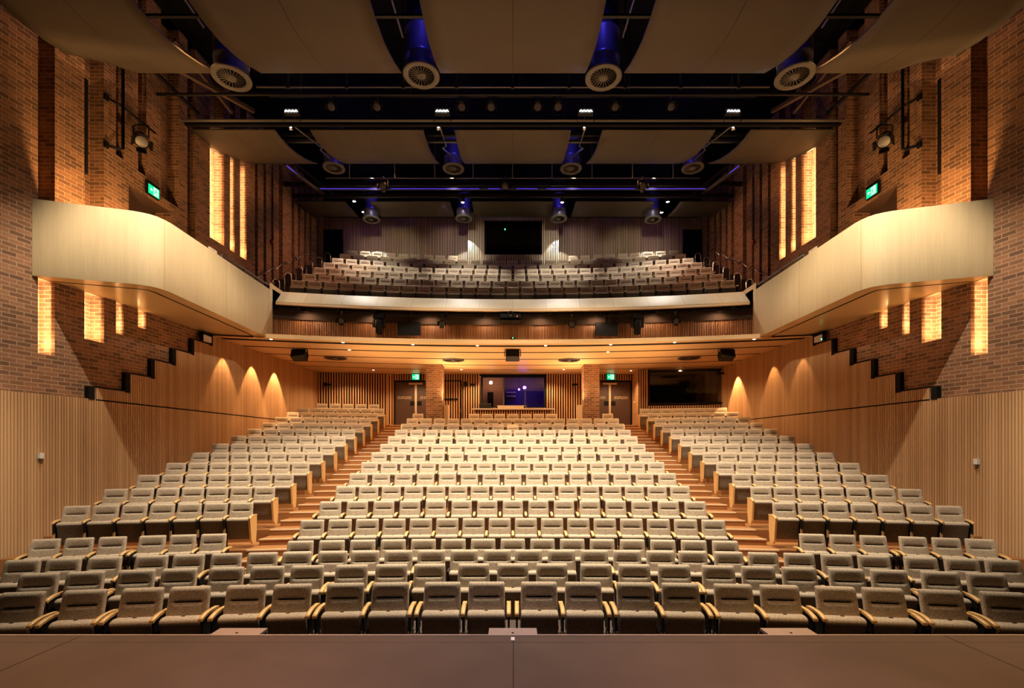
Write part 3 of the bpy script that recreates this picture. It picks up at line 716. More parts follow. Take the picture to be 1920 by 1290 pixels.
# speakers, diffusers, downlights of the soffit
def at(px, py, z):
    """point seen at pixel (px,py) lying at height z"""
    Y = (z-EYE)*F/(841-py); return ((px-AX)/F*Y, Y, z)
def soffit_speaker(px, lab):
    x, y, z = at(px, 655, SOF)
    e = empty('soffit_speaker', (x, y, SOF)); tag(e, lab, 'speaker', 'black speakers hung from the balcony soffit')
    b = MB(); Mx = Matrix.Translation((0, 0, -0.24)) @ Matrix.Rotation(math.radians(-24), 4, 'X')
    c = [(-0.27, 0.16), (-0.27, -0.17), (0.27, -0.17), (0.27, 0.16)]
    bb = MB(); bb.box(-0.25, 0.25, -0.16, 0.16, -0.13, 0.15); b.append(bb, Mx); b.build('cabinet', M['dark'], e)
    bb = MB(); bb.box(-0.235, 0.235, -0.168, -0.16, -0.115, 0.13); b = MB(); b.append(bb, Mx); b.build('grille', M['black'], e)
    b = MB(); b.tube([(-0.29, 0, -0.26), (-0.29, 0, -0.03), (-0.26, 0, -0.005), (0.26, 0, -0.005), (0.29, 0, -0.03), (0.29, 0, -0.26)], 0.018, 6); b.build('yoke', M['black'], e)
soffit_speaker(561.5, 'black speaker hung from the soffit at the left side')
soffit_speaker(961, 'black speaker hung from the soffit in the centre')
soffit_speaker(1362, 'black speaker hung from the soffit at the right side')
for px, py, lab in ((629, 671, 'dark round air vent in the soffit, far left one'), (850, 675, 'dark round air vent in soffit left of the central speaker'), (1067, 675, 'dark round air vent in soffit right of the central speaker'), (1292, 671, 'dark round air vent in the soffit, far right one')):
    x, y, z = at(px, py, SOF)
    e = empty('air_vent', (x, y, SOF-0.001)); tag(e, lab, 'vent', 'round vents in the balcony soffit')
    b = MB(); b.lathe([(0.44, 0), (0.44, -0.02), (0.38, -0.03), (0.36, -0.01)], 28); b.build('rim', M['door'], e)
    b = MB()
    for k in range(12): b.box(0.08, 0.38, -0.006, 0.006, -0.03, -0.005, 0, Matrix.Rotation(k*PI/6, 4, 'Z'))
    b.lathe([(0, -0.03), (0.09, -0.03), (0.09, 0)], 16); b.build('vanes', M['door'], e)
    b = MB(); b.lathe([(0, -0.002), (0.40, -0.002)], 24); b.build('throat', M['black'], e)
DL = [(508, 636), (643, 642), (774, 646), (1145, 646), (1265, 642), (1414, 636), (655, 656), (1140, 660), (700, 694), (1183, 695), (865, 693), (1057, 693), (895, 648), (1023, 648)]
for i, (px, py) in enumerate(DL):
    x, y, z = at(px, py, SOF)
    b = MB(); b.lathe([(0, -0.012), (0.04, -0.012), (0.05, -0.004), (0.055, 0)], 14); o = b.build('downlight', M['down'], None, (x, y, SOF))
    where = 'left of centre' if px < 961 else 'right of centre'
    tag(o, 'small round downlight in the soffit %s, %s from the %s wall' % (where, ['first', 'second', 'third', 'fourth', 'fifth', 'sixth', 'seventh'][sorted([abs(q-961) for q, _ in DL if (q < 961) == (px < 961)], reverse=True).index(abs(px-961))], 'left' if px < 961 else 'right'), 'downlight', 'small downlights in the balcony soffit')

# ================================================================ lighting fixtures
def fixture(loc, aim, label, size=1.0, drop=0.25, name='stage_spotlight', group='theatre spotlights on the lighting bars', shutters=True):
    e = empty(name, loc); tag(e, label, 'spotlight', group)
    d = (Vector(aim)-Vector(loc)-Vector((0, 0, -drop))).normalized()
    R = Matrix.Translation((0, 0, -drop)) @ d.to_track_quat('-Z', 'Y').to_matrix().to_4x4() @ Matrix.Scale(size, 4)
    b = MB(); b.lathe([(0, 0.2), (0.07, 0.2), (0.10, 0.16), (0.11, 0.02), (0.10, -0.02), (0.105, -0.17), (0.115, -0.18), (0.115, -0.2)], 16, R); bd = b.build('body', M['dark'], e)
    b = MB(); b.lathe([(0, -0.185), (0.06, -0.19), (0.10, -0.18)], 16, R); b.build('lens', M['steel'], bd)
    b = MB()
    w = 0.15*size
    b.tube([(-w, 0, -drop), (-w, 0, -0.08), (-w*0.7, 0, -0.05), (w*0.7, 0, -0.05), (w, 0, -0.08), (w, 0, -drop)], 0.012*size, 6); b.build('yoke', M['dark'], e)
    b = MB(); b.box(-0.03, 0.03, -0.03, 0.03, -0.05, 0.06); b.build('clamp', M['steel'], e)
    if shutters:
        b = MB()
        for k in range(4):
            RR = R @ Matrix.Rotation(k*PI/2, 4, 'Z') @ Matrix.Translation((0, 0.115, -0.2)) @ Matrix.Rotation(math.radians(25), 4, 'X')
            b.box(-0.08, 0.08, -0.004, 0.004, -0.11, 0.0, 0, RR)
        b.build('barn_door', M['black'], e)
    return e
def bar(name, pts, r, label, m='steel', cat='lighting bar', group=None):
    b = MB(); b.tube(pts, r, 8); return tag(b.build(name, M[m]), label, cat, group)
# bar inside the balcony recess with its lanterns
ZB = EYE+4.78
xs = [-8.1+i*0.9 for i in range(19)]
bar('lighting_bar', [(x, arc(17.55, x), ZB) for x in xs], 0.024, 'dark lighting bar under the balcony capping', 'dark')
def uy(px): x = solve(px, 17.5); return x, arc(17.5, x)
for px, lab in ((641, 'black lantern hung left under the capping, near the gallery'), (829, 'black lantern under the capping between left screen and projector'), (1072, 'black lantern under the capping right of the projector'), (1266, 'black lantern hung right under the capping, near the gallery')):
    x, y = uy(px); fixture((x, y, ZB), (x*0.5, 0, 2), lab, 0.95, 0.27, group='lanterns under the balcony capping')
for px, lab in ((711, 'black moving head light left of the left screen'), (1195, 'black moving head light right of the right screen')):
    x, y = uy(px); e = empty('moving_head_light', (x, y, ZB)); tag(e, lab, 'moving light', 'moving heads under the balcony capping')
    b = MB(); b.box(-0.19, 0.19, -0.14, 0.14, -0.15, -0.02); b.build('base', M['black'], e)
    b = MB(); b.box(-0.22, -0.17, -0.08, 0.08, -0.46, -0.12); b.box(0.17, 0.22, -0.08, 0.08, -0.46, -0.12); b.box(-0.22, 0.22, -0.08, 0.08, -0.17, -0.12); b.build('yoke', M['dark'], e)
    b = MB(); b.lathe([(0, -0.2), (0.12, -0.2), (0.15, -0.28), (0.16, -0.46), (0.13, -0.52), (0.11, -0.68), (0.1, -0.71), (0, -0.70)], 16); b.build('head', M['black'], e)
for px, lab in ((766, 'black monitor screen hung under capping left of centre'), (1138.5, 'black monitor screen hung under capping right of centre')):
    x, y = uy(px); e = empty('monitor_screen', (x, y+0.1, ZB)); tag(e, lab, 'monitor', 'monitors under the balcony capping')
    b = MB(); b.box(-0.41, 0.41, -0.03, 0.04, -0.70, -0.23); sc = b.build('screen', M['black'], e)
    b = MB(); b.box(-0.04, 0.04, 0.0, 0.04, -0.25, 0.1); b.build('pole', M['black'], e)
    b = MB(); b.box(-0.02, 0.02, -0.034, -0.03, -0.715, -0.70); b.build('logo_strip', M['steel'], sc)
e = empty('projector', (-0.08, 17.45, ZB)); tag(e, 'black projector with round lens centred under the capping', 'projector')
b = MB(); b.box(-0.37, 0.37, -0.25, 0.3, -0.12, 0.02); b.build('housing', M['black'], e)
b = MB(); b.box(-0.36, 0.36, -0.2, 0.25, -0.22, -0.17); b.box(-0.36, -0.33, -0.2, 0.25, -0.17, -0.1); b.box(0.33, 0.36, -0.2, 0.25, -0.17, -0.1); b.build('cradle', M['dark'], e)
b = MB(); b.lathe([(0.06, 0), (0.10, 0), (0.10, 0.09), (0.085, 0.10), (0.075, 0.05), (0, 0.04)], 20, Matrix.Translation((0, -0.25, -0.01)) @ Matrix.Rotation(PI/2, 4, 'X')); b.build('lens', M['dark'], e)
b = MB(); b.box(0.22, 0.25, -0.256, -0.25, -0.09, -0.06); b.build('indicator', emis('red_led', (1, 0.08, 0.05), 4), e)
e = empty('dome_camera', (0.0, 17.75, EYE+3.98)); tag(e, 'small round black camera on fascia with green light', 'camera')
b = MB(); b.lathe([(0, 0.09), (0.07, 0.08), (0.085, 0.0), (0.07, -0.06), (0, -0.09)], 16); b.build('body', M['black'], e)
b = MB(); b.lathe([(0, 0), (0.018, 0)], 8, Matrix.Translation((0, -0.09, 0.06)) @ Matrix.Rotation(PI/2, 4, 'X')); b.build('indicator', M['gled'], e)
b = MB(); b.box(-0.03, 0.03, 0.0, 0.14, -0.03, 0.03); b.build('bracket', M['black'], e)

# ================================================================ upper balcony tiers
UY = [18.4, 19.2, 20.0, 20.8, 21.6, 22.4, 23.2]
UZ = [EYE+v-0.955 for v in (6.10, 6.62, 7.17, 7.68, 8.18, 8.69, 9.17)]
b = MB()
for i in range(7):
    y1 = UY[i+1]-0.45 if i < 6 else 24.4
    y0 = UY[i]-0.45 if i else 17.80
    if i == 6:
        for s in (-1, 1): tier(b, y0, y1, UZ[i], UZ[i]-0.6, s*2.2, s*9.4, 8)
    else: tier(b, y0, y1+(1.8 if i == 5 else 0), UZ[i], UZ[i]-0.6, -9.6, 9.6, 16)
    if i:
        for s in (-1, 1):
            xa, xb = sorted((s*8.35, s*9.25)); tier(b, UY[i]-0.45-0.27, UY[i]-0.44, (UZ[i]+UZ[i-1])/2, UZ[i-1], xa, xb, 3)
struct(b.build('floor_balcony_tiers', M['carpet']), 'dark stepped tiers of the upper balcony')
# upper rear wall
BU = 23.55
b = MB()
Zt = EYE+11.2
def skipu(x, z0, z1): return [(EYE+10.62, z1)] if abs(abs(x)-8.72) < 0.47 else [(z0, z1)]
battens(b, (-9.25, BU-0.04), (9.25, BU-0.04), EYE+7.9, Zt, 0.080, 0.040, 0.04, skip=skipu)
b.box(-9.4, 9.4, BU, BU+0.05, EYE+7.0, Zt+1, 1); b.recalc = False
struct(b.build('wall_balcony_back', [wood('upper_batten', (0.44, 0.29, 0.17), (0.62, 0.44, 0.28), 0.08), M['black']]))
b = MB(); cy = 22.92
def skipw(x, z0, z1): return [(z0, EYE+9.18), (EYE+10.80, z1)] if abs(x-0.02) < 1.34 else [(z0, z1)]
battens(b, (-2.14, cy), (2.18, cy), EYE+7.5, Zt, 0.080, 0.040, 0.04, skip=skipw)
b.box(-2.14, -1.34, cy+0.03, BU, EYE+7, Zt, 1); b.box(1.38, 2.18, cy+0.03, BU, EYE+7, Zt, 1); b.box(-1.34, 1.38, cy+0.03, BU, EYE+7, EYE+9.15, 1); b.box(-1.34, 1.38, cy+0.03, BU, EYE+10.8, Zt, 1)
b.recalc = False
struct(b.build('wall_projection_room', [M['capping'], M['black']]))
e = framed_window('window_3', (-1.33, cy+0.0), (1.37, cy+0.0), EYE+9.16, EYE+10.82, 0.05, [(0.01, 0.99, None)])
b = MB(); b.box(-1.33, 1.37, cy+0.45, cy+0.5, EYE+9.1, EYE+10.9); struct(b.build('wall_projection_room_inside', M['black']))
b = MB(); b.lathe([(0, 0), (0.022, 0), (0.022, 0.03)], 8, Matrix.Rotation(PI/2, 4, 'X')); tag(b.build('indicator_lamp', M['gled'], None, (-0.37, cy-0.02, EYE+10.38)), 'tiny green indicator lamp in the dark upper window', 'lamp')
for n, s in ((7, -1), (8, 1)):
    e = empty('door_%d' % n, (s*8.72, BU-0.06, UZ[6])); struct(e, 'black exit door at the %s back of the balcony' % side_name(s))
    b = MB(); b.box(-0.44, 0.44, 0, 0.05, 0, 2.38); b.build('door_leaf', M['black'], e)
    b = MB(); b.box(-0.48, -0.44, -0.02, 0.05, 0, 2.42); b.box(0.44, 0.48, -0.02, 0.05, 0, 2.42); b.box(-0.48, 0.48, -0.02, 0.05, 2.38, 2.42); b.build('door_frame', M['black'], e)
    b = MB(); b.tube([(s*-0.36, -0.04, 1.0), (s*-0.28, -0.04, 1.0)], 0.012); b.build('door_handle', M['chrome'], e)
# hoop rails at the row ends, wall handrail
ORD = ['first', 'second', 'third', 'fourth', 'fifth', 'sixth', 'seventh', 'eighth', 'ninth', 'tenth', 'eleventh', 'twelfth', 'thirteenth', 'fourteenth', 'fifteenth', 'sixteenth', 'seventeenth', 'eighteenth', 'nineteenth', 'twentieth', 'twenty-first', 'twenty-second', 'twenty-third', 'twenty-fourth', 'twenty-fifth', 'twenty-sixth', 'twenty-seventh', 'twenty-eighth', 'twenty-ninth', 'thirtieth']
for s in (-1, 1):
    for i in range(6):
        x = s*(8.50-0.06*i); y = arc(UY[i]-0.1, x)+0.0; z = UZ[i]
        pts = [(-0.13, 0, 0)]+[(-0.13*math.cos(a), 0, 0.80+0.13*math.sin(a)) for a in [PI*k/6 for k in range(7)]]+[(0.13, 0, 0)]
        b = MB(); b.tube(pts, 0.017, 6)
        tag(b.build('hoop_rail', M['chrome'], None, (x, y, z)), 'metal hoop rail on the %s balcony steps, %s from the front' % (side_name(s), ORD[i]), 'hand rail', 'hoop rails on the balcony steps')
    pts = []; y = 17.6; z = EYE+6.15
    for k in range(6):
        pts += [(s*(wallx(y)-0.09), y, z), (s*(wallx(y+0.62)-0.09), y+0.62, z+0.52), (s*(wallx(y+0.8)-0.09), y+0.8, z+0.48)]; y += 0.8; z += 0.52-0.02
    bar('wall_handrail', pts, 0.02, 'zigzag metal handrail climbing the %s balcony brick wall' % side_name(s), 'chrome', 'hand rail')

# ================================================================ ceiling: acoustic panels, diffusers, roof void
b = MB(); b.box(-12.5, 12.5, 3.0, 24.4, TOPZ, TOPZ+0.1); struct(b.build('ceiling', M['roof']))
PROF = {1: [(7.2, 8.98), (7.9, 8.70), (8.6, 8.52), (9.1, 8.45), (9.6, 8.44), (10.1, 8.50), (10.6, 8.64), (11.1, 8.82), (11.75, 9.12)],
        2: [(14.58, 9.60), (15.0, 9.60), (15.5, 9.66), (16.1, 9.80), (16.7, 9.99), (17.3, 10.24), (17.8, 10.48)],
        3: [(20.75, 10.59), (21.3, 10.60), (21.9, 10.68), (22.5, 10.77)]}
PX = [(-9.75, -7.18, 'far left'), (-6.12, -2.7, 'left'), (-1.76, 1.76, 'central'), (2.7, 6.12, 'right'), (7.18, 9.75, 'far right')]
for row, pr in PROF.items():
    rn = {1: 'front', 2: 'middle', 3: 'rear'}[row]
    for (x0, x1, lab) in PX:
        if row == 3:
            if x0 < -7: x0 = -9.35
            if x1 > 7: x1 = 9.35
        b = MB(); n = len(pr); xc = (x0+x1)/2
        nx = 10; xs = [x0+(x1-x0)*k/nx for k in range(nx+1)]
        for k in range(nx):
            for i in range(n-1):
                q = []
                for (xx, (yy, zz)) in ((xs[k], pr[i]), (xs[k+1], pr[i]), (xs[k+1], pr[i+1]), (xs[k], pr[i+1])):
                    # outer corner is cut back along the brick wall
                    if abs(xx) > 9.2 and yy > 11.0 and row == 1: xx = math.copysign(9.2, xx)
                    q.append((xx, yy, EYE+zz))
                b.face(q, None, 0, True); b.face([(p[0], p[1], p[2]+0.035) for p in reversed(q)], None, 0, True)
        for xx in (x0, x1):
            for i in range(n-1):
                (y0, z0), (y1, z1) = pr[i], pr[i+1]
                xa = math.copysign(9.2, xx) if (abs(xx) > 9.2 and y0 > 11.0 and row == 1) else xx
                xb2 = math.copysign(9.2, xx) if (abs(xx) > 9.2 and y1 > 11.0 and row == 1) else xx
                b.face([(xa,y0,EYE+z0),(xb2,y1,EYE+z1),(xb2,y1,EYE+z1+0.035),(xa,y0,EYE+z0+0.035)])
        for (yy, zz) in (pr[0], pr[-1]):
            b.face([(x0,yy,EYE+zz),(x1,yy,EYE+zz),(x1,yy,EYE+zz+0.035),(x0,yy,EYE+zz+0.035)]) if not (row == 1 and abs(xc) > 7) else None
        b.recalc = False
        xm = xc-(0.8 if xc < -1 else (-0.8 if xc > 1 else 0))
        o = b.build('acoustic_panel', M['cloud'])
        hb = MB(); ym, zm = pr[n//2]
        hb.tube([(xc, ym, EYE+zm+0.03), (xc, ym, TOPZ-0.01)], 0.01, 5); hb.build('hanger_rod', M['black'], o); tag(o, '%s curved brown ceiling panel of the %s row' % (lab, rn), 'ceiling panel', 'curved acoustic ceiling panels')
        sb = MB(); xj = xc
        for i in range(n-1):
            (y0, z0), (y1, z1) = pr[i], pr[i+1]
            sb.face([(xj-0.006,y0,EYE+z0-0.002),(xj+0.006,y0,EYE+z0-0.002),(xj+0.006,y1,EYE+z1-0.002),(xj-0.006,y1,EYE+z1-0.002)])
        sb.recalc = False; sb.build('panel_joint', M['dark'], o)
def diffuser(x, y, z, r, top, lab):
    e = empty('ceiling_diffuser', (x, y, z)); tag(e, lab, 'air diffuser', 'round swirl diffusers between the ceiling panels')
    b = MB(); b.lathe([(r*0.70, 0.03), (r*0.70, 0.0), (r*0.72, -0.012), (r*0.98, -0.012), (r, 0.0), (r, 0.03)], 36); b.build('rim', M['diff'], e)
    b = MB(); b.lathe([(0, -0.015), (r*0.24, -0.015), (r*0.25, 0.02)], 24); b.lathe([(0, -0.022), (0.02, -0.022), (0.02, -0.01)], 8); b.build('hub', M['diff'], e)
    b = MB()
    for k in range(22): b.box(r*0.23, r*0.71, -0.008, 0.008, -0.003, 0.004, 0, Matrix.Rotation(k*2*PI/22, 4, 'Z') @ Matrix.Rotation(0.6, 4, 'X'))
    b.build('vanes', M['diff'], e)
    b = MB(); b.lathe([(0, 0.07), (r*0.8, 0.07)], 24); b.build('throat', M['black'], e)
    b = MB(); b.lathe([(r*0.86, 0.03), (r*0.86, 0.35), (r*0.89, 0.36), (r*0.89, 0.42), (r*0.86, 0.43), (r*0.86, 1.0), (r*0.89, 1.01), (r*0.89, 1.05), (r*0.86, 1.06), (r*0.86, top)], 32); b.build('duct', M['duct'], e)
for (px, py, Y, r, lab) in ((434, 147, 11.55, .44, 'far left'), (790, 142, 11.7, .44, 'left centre'), (1131.5, 146, 11.7, .44, 'right centre'), (1490, 144, 11.55, .44, 'far right')):
    diffuser((px-AX)/F*Y, Y, EYE+(841-py)/F*Y, r, 3.0, '%s round diffuser of the front row, blue duct above' % lab)
for (px, py, Y, r, lab) in ((626, 315.5, 18.05, .40, 'far left'), (850, 316.5, 18.05, .40, 'left centre'), (1070.5, 316.5, 18.05, .40, 'right centre'), (1299, 315.5, 18.05, .40, 'far right')):
    diffuser((px-AX)/F*Y, Y, EYE+(841-py)/F*Y, r, 1.6, '%s round diffuser of the middle row under the roof void' % lab)
for (px, py, Y, r, lab) in ((696, 412, 21.8, .385, 'far left'), (869.5, 410.5, 21.8, .385, 'left centre'), (1047.5, 410.5, 21.8, .385, 'right centre'), (1224, 412, 21.8, .385, 'far right')):
    diffuser((px-AX)/F*Y, Y, EYE+(841-py)/F*Y, r, 1.7, '%s round diffuser of the rear row above the balcony' % lab)

# roof steel
def beam(pts, w, h, label, m='dark', name='roof_beam', cat='beam', group='dark roof beams'):
    b = MB()
    for p, q in zip(pts, pts[1:]):
        p, q = Vector(p), Vector(q); d = (q-p); L = d.length
        R = Matrix.Translation(p) @ d.to_track_quat('Y', 'Z').to_matrix().to_4x4()
        b.box(-w/2, w/2, 0, L, -h/2, h/2, 0, R)
    return tag(b.build(name, M[m]), label, cat, group)
def pz(py, Y): return EYE+(841-py)/F*Y
ORDB = iter(ORD)
for (py, Y, w, h, m, lab) in ((177, 13.2, .06, .05, 'dark', 'roof beam just behind the front ceiling panels'), (226, 14.15, .10, .025, 'steel', 'pale edge beam carrying the bright LED fixtures'), (233, 14.3, .10, .10, 'black', 'roof beam above the middle ceiling panels'),
                              (252, 15.6, .08, .10, 'dark', 'roof beam crossing over the middle panel gaps'), (265, 16.2, .08, .08, 'steel', 'grey beam crossing the middle panel gaps'),
                              (367, 20.5, .12, .14, 'dark', 'roof beam in front of the rear ceiling panels'), (345, 19.8, .10, .16, 'dark', 'roof beam halfway along the rear void'), (30, 9.5, .06, .05, 'dark', 'grey beam crossing the front panel gaps')):
    z = pz(py, Y); xw = wallx(Y)-0.05 if Y > 11 else 8.5
    beam([(-xw, Y, z), (xw, Y, z)], w, h, lab, m)
    if py in (252, 265, 30): pass
bar('lighting_bar', [(-6.9, 13.0, pz(163, 13.0)), (6.9, 13.0, pz(163, 13.0))], 0.024, 'thin pale lighting bar behind the front ceiling panels', 'steel')
lb = bar('lighting_bar', [(-6.9, 13.7, pz(181, 13.7)), (6.9, 13.7, pz(181, 13.7))], 0.022, 'thin dark lighting bar carrying the row of spotlights', 'dark')
for x in (-6.0, -2.9, 0.2, 3.3, 6.2):
    b = MB(); b.tube([(x, 13.7, pz(181, 13.7)), (x, 13.7, TOPZ)], 0.015, 6); b.build('hanger_rod', M['dark'], lb)
bar('lighting_bar', [(-7.2, 18.6, pz(334, 18.6)), (7.2, 18.6, pz(334, 18.6))], 0.024, 'thin lighting bar behind the middle ceiling panels', 'steel')
# blue lit tray edge
beam([(-8.3, 17.7, pz(310, 17.7)), (-7.9, 19.3, pz(352, 19.3)), (-7.9, 19.5, pz(354, 19.5)), (7.9, 19.5, pz(354, 19.5)), (7.9, 19.3, pz(352, 19.3)), (8.3, 17.7, pz(310, 17.7))], 0.05, 0.09, 'cable tray edge lit blue across the rear roof void', 'steel', 'cable_tray', 'cable tray')
for i, px in enumerate((655, 740, 815, 887, 961, 1035, 1110, 1186, 1262)):
    Y = 18.55; x = (px-AX)/F*Y
    b = MB(); b.tube([(x, Y, pz(334, Y)), (x, Y, TOPZ-0.02)], 0.02, 6); tag(b.build('hanger_rod', M['steel']), 'hanger rod of the middle lighting bar, %s from the left' % ORD[i], 'rod', 'rods holding the middle lighting bar')
for i, px in enumerate((540, 650, 756, 856, 961, 1067, 1172, 1276, 1385)):
    Y = 13.0; x = (px-AX)/F*Y
    b = MB(); b.tube([(x, Y, pz(163, Y)), (x, Y, TOPZ-0.02)], 0.02, 6); b.box(x-0.04, x+0.04, Y-0.04, Y+0.04, pz(163, Y)-0.04, pz(163, Y)+0.05); tag(b.build('hanger_rod', M['dark']), 'hanger rod of the front lighting bar, %s from the left' % ORD[i], 'rod', 'rods holding the front lighting bar')
for s in (-1, 1):
    beam([(s*8.9, 11.9, EYE+9.7), (s*7.6, 14.2, EYE+9.9)], 0.10, 0.10, 'inner sloping roof strut above the %s gallery' % side_name(s), 'door')
    beam([(s*8.6, 12.3, EYE+10.4), (s*8.35, 14.4, EYE+10.0)], 0.08, 0.10, 'outer sloping roof strut above the %s gallery' % side_name(s), 'door')
    beam([(s*9.3, 12.2, EYE+9.75), (s*9.3, 14.3, EYE+9.9)], 0.08, 0.08, 'roof rail close to the %s brick wall at the front void' % side_name(s), 'dark')
    beam([(s*8.7, 17.6, EYE+10.6), (s*8.0, 20.6, EYE+10.8)], 0.10, 0.12, 'sloping rail of the rear void on the %s' % side_name(s), 'door')
    beam([(s*8.2, 17.6, EYE+10.6), (s*7.6, 20.6, EYE+10.8)], 0.08, 0.08, 'inner sloping rail of the rear void on the %s' % side_name(s), 'dark')
# sprinkler pipes in the gaps
for s in (-1, 1):
    def sp(*p): return [(s*x, y, EYE+z) for x, y, z in p]
    bar('sprinkler_pipe', sp((2.45, 9.0, 9.3), (2.3, 10.2, 9.6), (2.6, 10.25, 9.6), (2.5, 11.0, 9.35)), 0.022, 'grey sprinkler pipe in the front panel gap %s of centre' % side_name(s), 'steel', 'pipe', 'sprinkler pipes')
    bar('sprinkler_pipe', sp((6.3, 9.0, 9.3), (6.5, 10.0, 9.6), (7.0, 10.1, 9.6), (6.9, 10.8, 9.4)), 0.022, 'grey sprinkler pipe in the outer front gap on the %s' % side_name(s), 'steel', 'pipe', 'sprinkler pipes')
    bar('sprinkler_pipe', sp((2.2, 14.5, 9.7), (2.2, 16.0, 10.0), (2.35, 16.1, 10.0), (2.0, 17.6, 10.5)), 0.022, 'grey sprinkler pipe in the middle panel gap %s of centre' % side_name(s), 'steel', 'pipe', 'sprinkler pipes')
    bar('sprinkler_pipe', sp((6.6, 14.5, 9.7), (6.35, 16.1, 10.0), (6.45, 16.2, 10.0), (6.6, 17.6, 10.5)), 0.022, 'grey sprinkler pipe in the outer middle gap on the %s' % side_name(s), 'steel', 'pipe', 'sprinkler pipes')

blue_strip = emis('blue_led_strip', (0.10, 0.05, 1.0), 1.0)
for s_ in (-1, 1):
    for k, (xa, xb) in enumerate(((0.15, 1.0), (1.35, 4.9), (5.35, 7.75))):
        Y = 19.44; b = MB(); b.box(*sorted((s_*xa, s_*xb)), Y-0.01, Y, pz(354, Y)-0.007, pz(354, Y)+0.007)
        tag(b.build('led_strip', blue_strip), 'glowing blue light strip on the cable tray, %s of centre, %s length' % (side_name(s_), ('innermost', 'middle', 'outermost')[k]), 'light strip', 'blue light strips in the rear roof void')
    b = MB(); b.tube([(s_*8.27, 17.7, pz(311, 17.7)), (s_*7.93, 19.25, pz(352, 19.25))], 0.014, 5); tag(b.build('led_strip', blue_strip), 'thin sloping blue light strip at the %s end of the rear void' % side_name(s_), 'light strip', 'blue light strips in the rear roof void')
# LED house fixtures (four bright cells) and small lamps below them
for px, lab in ((546, 'far left'), (829, 'left centre'), (1098.5, 'right centre'), (1375, 'far right')):
    Y = 13.85; x = (px-AX)/F*Y; z = pz(209.5, Y)
    e = empty('led_fixture', (x, Y, z)); tag(e, '%s bright LED fixture with four cells behind the front panels' % lab, 'LED light', 'four-cell LED house lights')
    b = MB(); b.box(-0.22, 0.22, 0.0, 0.12, -0.05, 0.1); b.build('housing', M['dark'], e)
    for k in range(4):
        b = MB(); b.lathe([(0, -0.012), (0.035, -0.010), (0.043, 0.0)], 12, Matrix.Translation((-0.138+k*0.092, -0.004, 0)) @ Matrix.Rotation(-PI/2+0.5+PI, 4, 'X')); b.build('cell', M['led'], e)
    b = MB(); b.tube([(-0.24, 0.05, 0.0), (-0.24, 0.05, -0.25)], 0.012, 6); b.tube([(0.24, 0.05, 0.0), (0.24, 0.05, -0.25)], 0.012, 6); b.tube([(-0.24, 0.05, 0.02), (0.24, 0.05, 0.02)], 0.012, 6); b.tube([(0, 0.05, 0.02), (0, 0.24, -0.04)], 0.012, 6); b.build('yoke', M['dark'], e)
for px, lab in ((545, 'far left'), (822, 'left centre'), (1095.5, 'right centre'), (1375, 'far right')):
    Y = 14.6; x = (px-AX)/F*Y; z = pz(238, Y)
    e = empty('small_spot', (x, Y, z)); tag(e, '%s small bright sprinkler-like lamp in the middle panel gap' % lab, 'lamp', 'small lamps below the LED fixtures')
    b = MB(); b.lathe([(0, -0.03), (0.025, -0.02), (0.03, 0.0), (0.02, 0.03), (0, 0.04)], 10); b.build('lens', M['lamp'], e)
    b = MB(); b.lathe([(0.055, -0.07), (0.02, -0.05), (0.01, -0.02)], 10); b.tube([(0, 0.01, 0.03), (0, -0.1, 0.08), (0, -0.3, 0.0)], 0.012, 6); b.build('holder', M['chrome'], e)
for px, py, Y, lab in ((664, 377, 20.6, 'front lamp of the far left pair'), (681, 397, 22.0, 'rear lamp of the far left pair'), (867.5, 379, 20.6, 'front lamp of the left centre pair'), (867, 398, 22.0, 'rear lamp of the left centre pair'),
                       (1054, 379, 20.6, 'front lamp of the right centre pair'), (1051.5, 398, 22.0, 'rear lamp of the right centre pair'), (1252, 378, 20.6, 'front lamp of the far right pair'), (1240.5, 398, 22.0, 'rear lamp of the far right pair')):
    x = (px-AX)/F*Y; z = pz(py, Y)
    e = empty('balcony_downlight', (x, Y, z)); tag(e, 'bright white %s above the balcony' % lab, 'downlight', 'paired downlights above the balcony')
    b = MB(); b.lathe([(0, -0.02), (0.05, -0.015), (0.065, 0)], 14); b.build('lens', M['led'], e)
    b = MB(); b.lathe([(0.068, -0.02), (0.085, -0.02), (0.085, 0.25), (0, 0.27)], 16); b.tube([(0, 0, 0.27), (0, 0, TOPZ-z-0.02)], 0.012, 6); b.build('can', M['dark'], e)
for i, (px, nm) in enumerate(((622, 'first'), (707, 'second'), (866, 'third'), (921, 'fourth'), (1008, 'fifth'), (1046, 'sixth'), (1153, 'seventh'), (1258, 'eighth'))):
    Y = 13.7; x = (px-AX)/F*Y
    fixture((x, Y, pz(182, Y)), (x*0.4, 2, 1.0), 'black spotlight on the front roof bar, %s from the left' % nm, 1.0, 0.25)
for i, (px, nm) in enumerate(((718, 'left'), (947, 'middle'), (1205, 'right'))):
    Y = 18.6; x = (px-AX)/F*Y
    fixture((x, Y, pz(334, Y)), (x*0.4, 2, 1.0), 'black spotlight on the rear roof bar, %s of three' % nm, 1.2, 0.28, group='spotlights on the rear roof bar')

